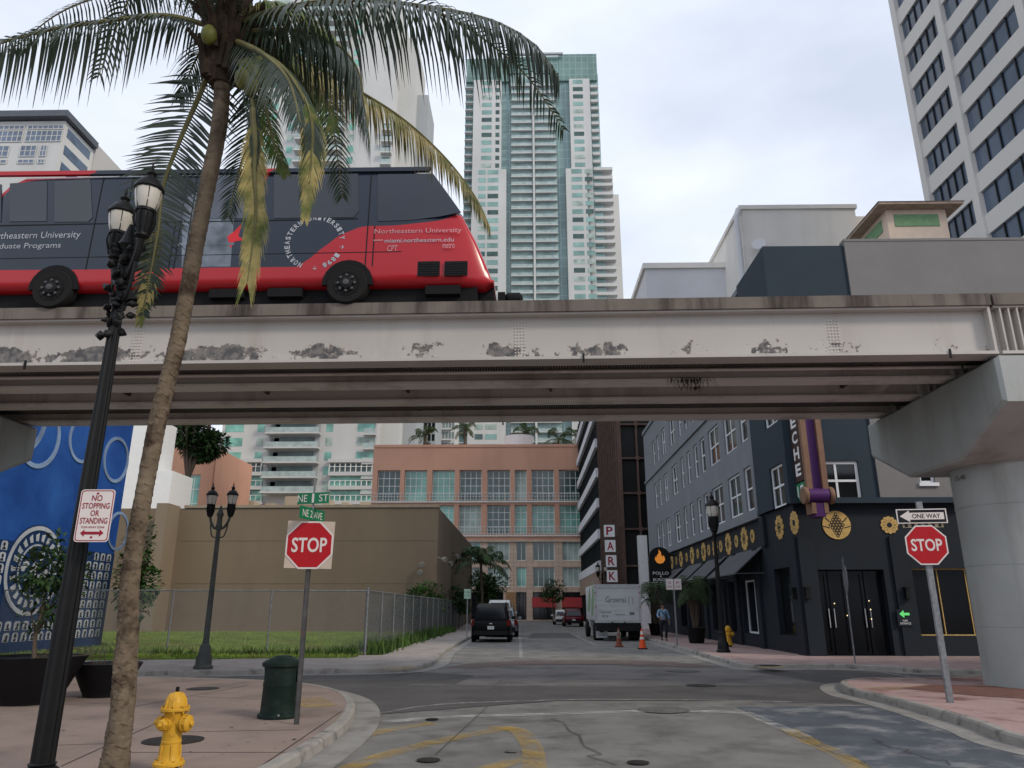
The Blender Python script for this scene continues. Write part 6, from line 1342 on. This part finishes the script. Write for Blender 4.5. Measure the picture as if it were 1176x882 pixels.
def bamboo(px, py, Ht, r, label, seed):
    p = at(px, py, Z=.13); t = thing('potted_palm', label, 'potted palm', (p.x, p.y+.3, .13), 0, 'potted palms outside the restaurant'); x, y = p.x, p.y+.3; rs = random.Random(seed)
    MB().lathe([(.3,0),(.33,.05),(.42,.6),(.47,.66),(.42,.62),(.01,.6)], (x,y,.13), 24).build('pot', plm, t, 40); st = MB(); mb = MB()
    for k in range(50):
        a = rs.uniform(0,6.28); lean_ = rs.uniform(.1,1.0); hh = Ht*rs.uniform(.55,1.0); tp = Vector((x+math.cos(a)*lean_*r*.5, y+math.sin(a)*lean_*r*.5, .7+hh*.6)); st.path([(x+.1*math.cos(a),y+.1*math.sin(a),.7), tp], [.018,.012], 5)
        D = Vector((math.cos(a),math.sin(a),0)); frond_mb(mb, [tp, tp+D*r*.25+Vector((0,0,.35*hh*.5)), tp+D*r*.7+Vector((0,0,.25*hh*.5)), tp+D*r*1.0+Vector((0,0,-.1))], .34, rs, nl=12, w_=.02, droop=.6, rach=.01)
    st.build('stems', barkm, t, 60); mb.build('foliage', [fol, barkm], t)
bamboo(802,739,3.0,.75,'bushy potted palm left of the black lamp on the restaurant pavement',1); bamboo(741+14,730,3.1,.9,'bushy potted palm in shade behind the walking person, beside the truck',2)
# ================================================================ FOREGROUND PALM
PY = 6.9; trunk_px = [(128,930),(132,882),(141,800),(146,740),(150,660),(163,580),(182,480),(202,400),(214,340),(231,250),(251,150),(256,90),(262,45)]; tw_ = [56,48,40,37,33,31,30,29,28,28,27,28,30]
base = at(126,940,Y=PY); PT = thing('coconut_palm', 'tall coconut palm with drooping fronds leaning over the near left pavement', 'palm', (base.x, PY, .1))
tb = mat('coconut_bark', (.15,.115,.08), .95, var=.25, scale=6, bump=.7, bscale=22, dirt=(.05,.032,.022), dscale=2.6, dlo=.5, dhi=.62)
pts = []; rads = []
for (x, y), w_ in zip(trunk_px, tw_):
    q = at(x, y, Y=PY); dep = q.y*math.cos(PITCH)+(q.z-EYE)*math.sin(PITCH); pts.append(q); rads.append(w_*.64/2/FPX*dep)
C = catmull(pts, 14); n = len(C); rr2 = [rads[min(int(i/14), len(rads)-1)]*(1-(i/14)%1)+rads[min(int(i/14)+1, len(rads)-1)]*((i/14)%1) for i in range(n)]
rs = random.Random(1); mb = MB(); seg = 26; rings = []
import mathutils
fine = []; 
for i in range(n-1):
    for k in range(3): fine.append((C[i].lerp(C[i+1], k/3), rr2[i]*(1-k/3)+rr2[i+1]*k/3))
for i, (c, r) in enumerate(fine):
    bump_ = 1+(.03 if i % 4 == 0 else -.008*(i % 4)); ring_ = []
    for k in range(seg):
        a = 2*math.pi*k/seg; nv = mathutils.noise.noise(Vector((math.cos(a)*1.6, math.sin(a)*1.6, c.z*2.2)))*.14+mathutils.noise.noise(Vector((math.cos(a)*5, math.sin(a)*5, c.z*9)))*.07
        low = max(0, 1-(c.z-.1)/1.6); q = r*(bump_+nv*(.5+1.6*low)); ring_.append(mb.pt((c.x+q*math.cos(a), c.y+q*math.sin(a), c.z+.02*math.sin(a*3+i))))
    rings.append(ring_)
for i in range(len(rings)-1):
    for k in range(seg): mb.face((rings[i][k], rings[i][(k+1)%seg], rings[i+1][(k+1)%seg], rings[i+1][k]))
mb.face(rings[-1]); mb.build('trunk', tb, PT, 60)
CR = at(262,35,Y=PY)
def U(x, y, dy=0): return at(x, y, Y=PY+dy)
lg = mat('coconut_leaf_dark', (.026,.045,.022), .35, var=.3, scale=4, spec=.6); ly = mat('coconut_leaf_yellowing_lit', (.46,.38,.15), .55, var=.3, scale=5, dirt=(.09,.13,.03), dscale=3, dlo=.45, dhi=.65); rb = mat('rachis_green_brown', (.14,.13,.05), .5, var=.3, scale=4); lyg = mat('coconut_leaf_olive', (.13,.14,.05), .5, var=.4, scale=4, dirt=(.34,.28,.13), dscale=3, dlo=.42, dhi=.62); lmid = mat('coconut_leaf_mid', (.075,.12,.03), .45, var=.4, scale=4, dirt=(.25,.22,.07), dscale=3, dlo=.5, dhi=.7)  # yellowing leaves, colour also brightened to paint in warm light on the fronds
for m_ in (lg, ly, lyg, lmid, palm_g):   # thin leaves let some light through
    nt = m_.node_tree; b = nt.nodes['Principled BSDF']; tr = nt.nodes.new('ShaderNodeBsdfTranslucent'); mx = nt.nodes.new('ShaderNodeMixShader'); mx.inputs[0].default_value = .25
    nt.links.new(b.inputs['Base Color'].links[0].from_socket, tr.inputs[0]); nt.links.new(b.outputs[0], mx.inputs[1]); nt.links.new(tr.outputs[0], mx.inputs[2]); nt.links.new(mx.outputs[0], nt.nodes['Material Output'].inputs[0])
def frond(P, L_, m, seed, **k):
    mb = MB(); frond_mb(mb, P, L_, random.Random(seed), **k); mb.build('frond', [m, rb], PT)
hang = lambda t: min(1, .5+1.2*t)*(1-.5*max(0, t-.7)/.3)
# left fan over the lamp, then the long right ones
frond([U(255,35), U(190,18,-.2), U(110,26,-.5), U(40,38,-.7), U(-30,62,-.9), U(-80,100,-1)], .56, lg, 1, nl=90, w_=.014, droop=1.5, fwd=.35, down=.6, side=(.2,1,0))
frond([U(255,30), U(200,-8,.5), U(140,-10,.9), U(70,14,1.3), U(10,60,1.6)], .45, lg, 2, nl=60, w_=.016, droop=1.3, fwd=.4, down=.5, side=(.3,1,0))
frond([U(250,60), U(228,112,.1), U(205,165,.15), U(188,212,.2), U(182,262,.2), U(172,318,.2), U(164,362,.2)], .58, lg, 3, nl=90, w_=.016, droop=.35, fwd=.35, side=(1,.15,.2), prof=lambda t: (1-.2*t if t < .5 else max(.16, .9-1.6*(t-.5))), jit=.16)
frond([U(180,225,.2), U(176,275,.22), U(170,325,.2), U(160,372,.2)], .22, ly, 33, nl=60, w_=.014, droop=1.2, fwd=.9, side=(1,.2,0), rach=.014)
frond([U(262,32), U(320,10,-.3), U(400,0,-.5), U(480,6,-.7), U(560,22,-.9), U(612,50,-1.0), U(642,88,-1.05)], .68, lg, 4, nl=105, w_=.016, droop=1.5, fwd=.35, down=.6, side=(-.2,1,0))
frond([U(262,40), U(320,34,.0), U(375,44,.1), U(408,75,.15), U(418,120,.2), U(425,165,.2)], .66, lg, 5, nl=85, w_=.017, droop=1.4, fwd=.3, down=.8, side=(-.1,1,0))
frond([U(262,50), U(330,62,.6), U(400,98,1.0), U(460,135,1.2), U(510,180,1.3), U(545,225,1.3), U(563,262,1.3)], .42, lyg, 6, nl=110, w_=.016, droop=1.4, fwd=.5, down=.9, side=(-.1,1,0))
frond([U(268,60), U(286,100,-.3), U(293,150,-.4), U(292,200,-.4)], .2, lg, 71, nl=50, w_=.014, droop=1.0, fwd=1.5, side=(1,.25,0))
frond([U(290,125,-.4), U(293,165,-.4), U(292,200,-.4), U(294,240,-.4), U(290,282,-.4), U(284,324,-.4)], .4, ly, 7, nl=110, w_=.014, droop=1.0, fwd=1.5, side=(1,.25,0), prof=lambda t: .3+.5*abs(math.sin(4.3*t+.2)) if t < .5 else .8-.6*(t-.6))
frond([U(275,50), U(318,72,-.5), U(342,100,-.7), U(358,140,-.8), U(357,185,-.8), U(352,215,-.8)], .24, lg, 8, nl=100, w_=.015, droop=1.1, fwd=1.1, side=(1,.25,0), prof=lambda t: .5+.5*math.sin(3*t))
frond([U(350,112,-.8), U(359,145,-.8), U(358,190,-.8), U(350,252,-.8)], .27, ly, 81, nl=90, w_=.014, droop=1.0, fwd=1.2, side=(1,.25,0), rach=.012)
frond([U(268,60), U(288,110,.6), U(285,160,.7), U(272,205,.7), U(262,250,.7)], .42, lg, 9, nl=50, w_=.015, droop=.5, fwd=.7, side=(1,.2,0))
frond([U(268,60), U(300,110,.3), U(315,165,.35), U(330,200,.4)], .3, lmid, 10, nl=50, w_=.015, droop=.8, fwd=1.1, side=(1,.2,0))
frond([U(265,45), U(300,60,-.9), U(330,90,-1.3), U(345,140,-1.5)], .45, lg, 11, nl=60, w_=.016, droop=1.2, fwd=.5, down=.9, side=(1,.3,0))
frond([U(262,42), U(300,42,.8), U(340,60,1.4), U(370,100,1.8), U(385,150,1.9)], .6, lmid, 12, nl=70, w_=.016, droop=1.3, fwd=.4, down=.8, side=(1,.3,0))
for k, (dx, dy, dz) in enumerate(((-1.2,.6,2.4),(.9,-.8,2.6),(2.2,1.2,1.6),(-2.4,-.8,1.5),(.2,2.2,1.8),(-.6,-1.8,2.0))):
    c = CR; frond([c, c+Vector((dx*.45,dy*.45,dz*.6)), c+Vector((dx,dy,dz*.85)), c+Vector((dx*1.5,dy*1.5,dz*.6)), c+Vector((dx*1.8,dy*1.8,dz*.1))], .75, lg, 50+k, nl=60, w_=.02, droop=1.0, fwd=.5)
for k in range(4):   # short inner fronds that thicken the heart of the crown
    a = k*2.4; rr_ = random.Random(k); D = Vector((math.cos(a), math.sin(a), 0)); c = CR; h = rr_.uniform(-.1,.5)
    frond([c, c+D*.35+Vector((0,0,.2+h*.4)), c+D*.8+Vector((0,0,.15+h*.3)), c+D*1.25+Vector((0,0,-.25+h*.3))], .5, lg if k % 3 else lmid, 80+k, nl=42, w_=.018, droop=1.3, fwd=.6, down=.4)
mb = MB(); rs = random.Random(3)   # woven sheath and old stalks at the crown
for k in range(34):
    a = rs.uniform(0,6.28); r = rs.uniform(.1,.2); h = rs.uniform(-.55,.35); mb.path([CR+Vector((r*math.cos(a),r*math.sin(a),h-.2)), CR+Vector((1.5*r*math.cos(a),1.5*r*math.sin(a),h+.15)), CR+Vector((2.6*r*math.cos(a),2.6*r*math.sin(a),h+.3))], [.06,.045,.02], 7)
mb.lathe([(.12,-.75),(.17,-.5),(.2,-.1),(.18,.2),(.1,.5)], CR, 14); mb.build('crown_sheath', mat('palm_fibre', (.045,.032,.022), .95, var=.4, scale=8, bump=.8), PT, 60)
mc = mat('coconut_green', (.13,.14,.03), .45, var=.4, scale=6)
for (x, y, d) in ((284,78,-.42),(292,86,-.4),(279,90,-.45),(298,76,-.35),(288,98,-.4),(303,90,-.3),(240,40,-.3)):
    c = U(x, y, d); MB().lathe([(.01,-.12),(.06,-.09),(.085,-.02),(.08,.05),(.045,.1),(.01,.115)], c, 12).build('coconut', mc, PT, 60)
# ================================================================ PERSON
pp = at(763,736,Z=.13); PX, PYY = pp.x, pp.y; PE = thing('person', 'person in a light blue shirt and dark trousers walking on the right pavement', 'person', (PX, PYY, .13), 0, None, world=False)
def skin(name, V, E_, Rd, m, parent, sub=1):
    me = bpy.data.meshes.new(name); me.from_pydata(V, E_, []); o = bpy.data.objects.new(name, me); COL.objects.link(o)
    md = o.modifiers.new('s', 'SKIN'); md.use_smooth_shade = True
    for i, r in enumerate(Rd): me.skin_vertices[0].data[i].radius = r if hasattr(r, '__len__') else (r, r)
    me.skin_vertices[0].data[0].use_root = True; s_ = o.modifiers.new('u', 'SUBSURF'); s_.levels = sub; s_.render_levels = sub
    dg = bpy.context.evaluated_depsgraph_get(); dg.update(); nm = bpy.data.meshes.new_from_object(o.evaluated_get(dg)); bpy.data.objects.remove(o)
    nm.materials.clear(); nm.materials.append(m); nm.polygons.foreach_set('use_smooth', [True]*len(nm.polygons)); q = bpy.data.objects.new(name, nm); COL.objects.link(q); q.parent = parent; return q
skm = mat('skin_tone', (.27,.16,.11), .6); sh_ = mat('light_blue_shirt', (.2,.32,.45), .8, var=.1, scale=6); trs = mat('dark_trousers', (.02,.022,.03), .85); hairm = mat('dark_hair', (.015,.012,.01), .7)
V = [(0,0,.92),(0,0,1.08),(0,0,1.25),(0,0,1.4),(0,0,1.47),(0,-.01,1.53),(0,-.02,1.6),(0,-.02,1.68),
     (.1,0,.88),(.11,-.08,.48),(.1,.02,.09),(.1,-.13,.03),(-.1,0,.88),(-.1,.06,.48),(-.09,.18,.12),(-.09,.06,.03),
     (.19,0,1.38),(.26,.04,1.12),(.27,-.08,.9),(.27,-.12,.82),(-.19,0,1.38),(-.26,-.0,1.14),(-.2,-.16,1.05),(-.15,-.22,1.08)]
E_ = [(0,1),(1,2),(2,3),(3,4),(4,5),(5,6),(6,7),(0,8),(8,9),(9,10),(10,11),(0,12),(12,13),(13,14),(14,15),(3,16),(16,17),(17,18),(18,19),(3,20),(20,21),(21,22),(22,23)]
Rd = [(.13,.1),(.13,.1),(.15,.11),(.11,.09),(.055,.055),(.06,.065),(.085,.1),(.06,.075),.085,.06,.042,.035,.085,.06,.042,.035,.055,.043,.03,.035,.055,.043,.03,.035]
def fingers(hi, D, side):
    b0 = Vector(V[hi]); D = Vector(D).normalized()
    for k in range(5):
        i = len(V); o_ = Vector((0, (k-1.5)*.02, 0)) if k < 4 else Vector((0,-.04,.01)); L_ = (.07,.08,.075,.06,.05)[k]
        V.append(tuple(b0+o_+D*.045)); V.append(tuple(b0+o_*1.1+D*(.045+L_*.5)+Vector((-side*.005,0,0)))); V.append(tuple(b0+o_*1.1+D*(.045+L_)+Vector((-side*.02,0,0)))); E_.extend([(hi,i),(i,i+1),(i+1,i+2)]); Rd.extend([.011,.009,.007])
fingers(19, (0,-.15,-1), 1); fingers(23, (.7,-.4,.2), -1)
skin('body', V, E_, Rd, skm, PE)
k_ = 1.13
Vs = [(0,0,.88),(0,0,1.08),(0,0,1.25),(0,0,1.4),(0,0,1.46),(.19,0,1.385),(.27,.04,1.12),(.27,-.06,.95),(-.19,0,1.385),(-.265,-.0,1.14),(-.215,-.14,1.06)]
skin('shirt', Vs, [(0,1),(1,2),(2,3),(3,4),(3,5),(5,6),(6,7),(3,8),(8,9),(9,10)], [(.16,.125),(.155,.12),(.17,.13),(.135,.105),(.07,.07),.07,.058,.045,.07,.058,.045], sh_, PE)
skin('trousers', [(0,0,1.02),(0,0,.88),(.1,0,.84),(.11,-.08,.48),(.1,.02,.1),(-.1,0,.84),(-.1,.06,.48),(-.09,.18,.13)], [(0,1),(1,2),(2,3),(3,4),(1,5),(5,6),(6,7)], [(.145,.115),(.145,.115),.1,.075,.055,.1,.075,.055], trs, PE)
for V_ in ([(.1,.04,.07),(.1,-.06,.05),(.1,-.15,.04)], [(-.09,.19,.1),(-.09,.1,.06),(-.09,.02,.04)]): skin('shoe', V_, [(0,1),(1,2)], [(.05,.045),(.048,.04),(.04,.03)], mat('black_shoe', (.01,.01,.01), .4), PE)
mb = MB(); mb.lathe([(.02,1.74),(.07,1.73),(.1,1.69),(.105,1.64),(.1,1.6)], (0,.012,.0), 16); mb.build('hair', hairm, PE, 60)
mb = MB(); mb.lathe([(.004,0),(.014,.01),(.004,.03)], (0,-.118,1.6), 6, (0,-1,-.3)); mb.build('nose', skm, PE)
for s in (-1,1): MB().lathe([(.012,0),(.011,.006),(.003,.009)], (s*.034,-.106,1.63), 8, (0,-1,0)).build('eye', hairm, PE); MB().lathe([(.012,0),(.028,.01),(.02,.02)], (s*.085,-.01,1.615), 8, (s,0,0)).build('ear', skm, PE)
MB().b(-.024,.024,-.119,-.105,1.565,1.572).build('mouth', mat('lip_tone', (.2,.08,.07), .6), PE)
BG_ = thing('shoulder_bag', 'dark shoulder bag hanging at the walking person\'s side', 'bag', (PX+.0, PYY, .13), 0, None, world=False)
mb = MB(); mb.path([(-.14,-.13,1.42),(.05,-.16,1.2),(.3,-.06,.95)], .014, 5); mb.path([(-.14,.0,1.47),(-.14,-.13,1.42)], .014, 5); mb.build('strap', black, BG_); MB().loft([[(x, y, z) for x, z in rr(.05, .68, .98, .03, 3, .36)] for y in (-.17,.12)]).build('pouch', mat('bag_dark_blue', (.02,.03,.05), .7), BG_, 30)
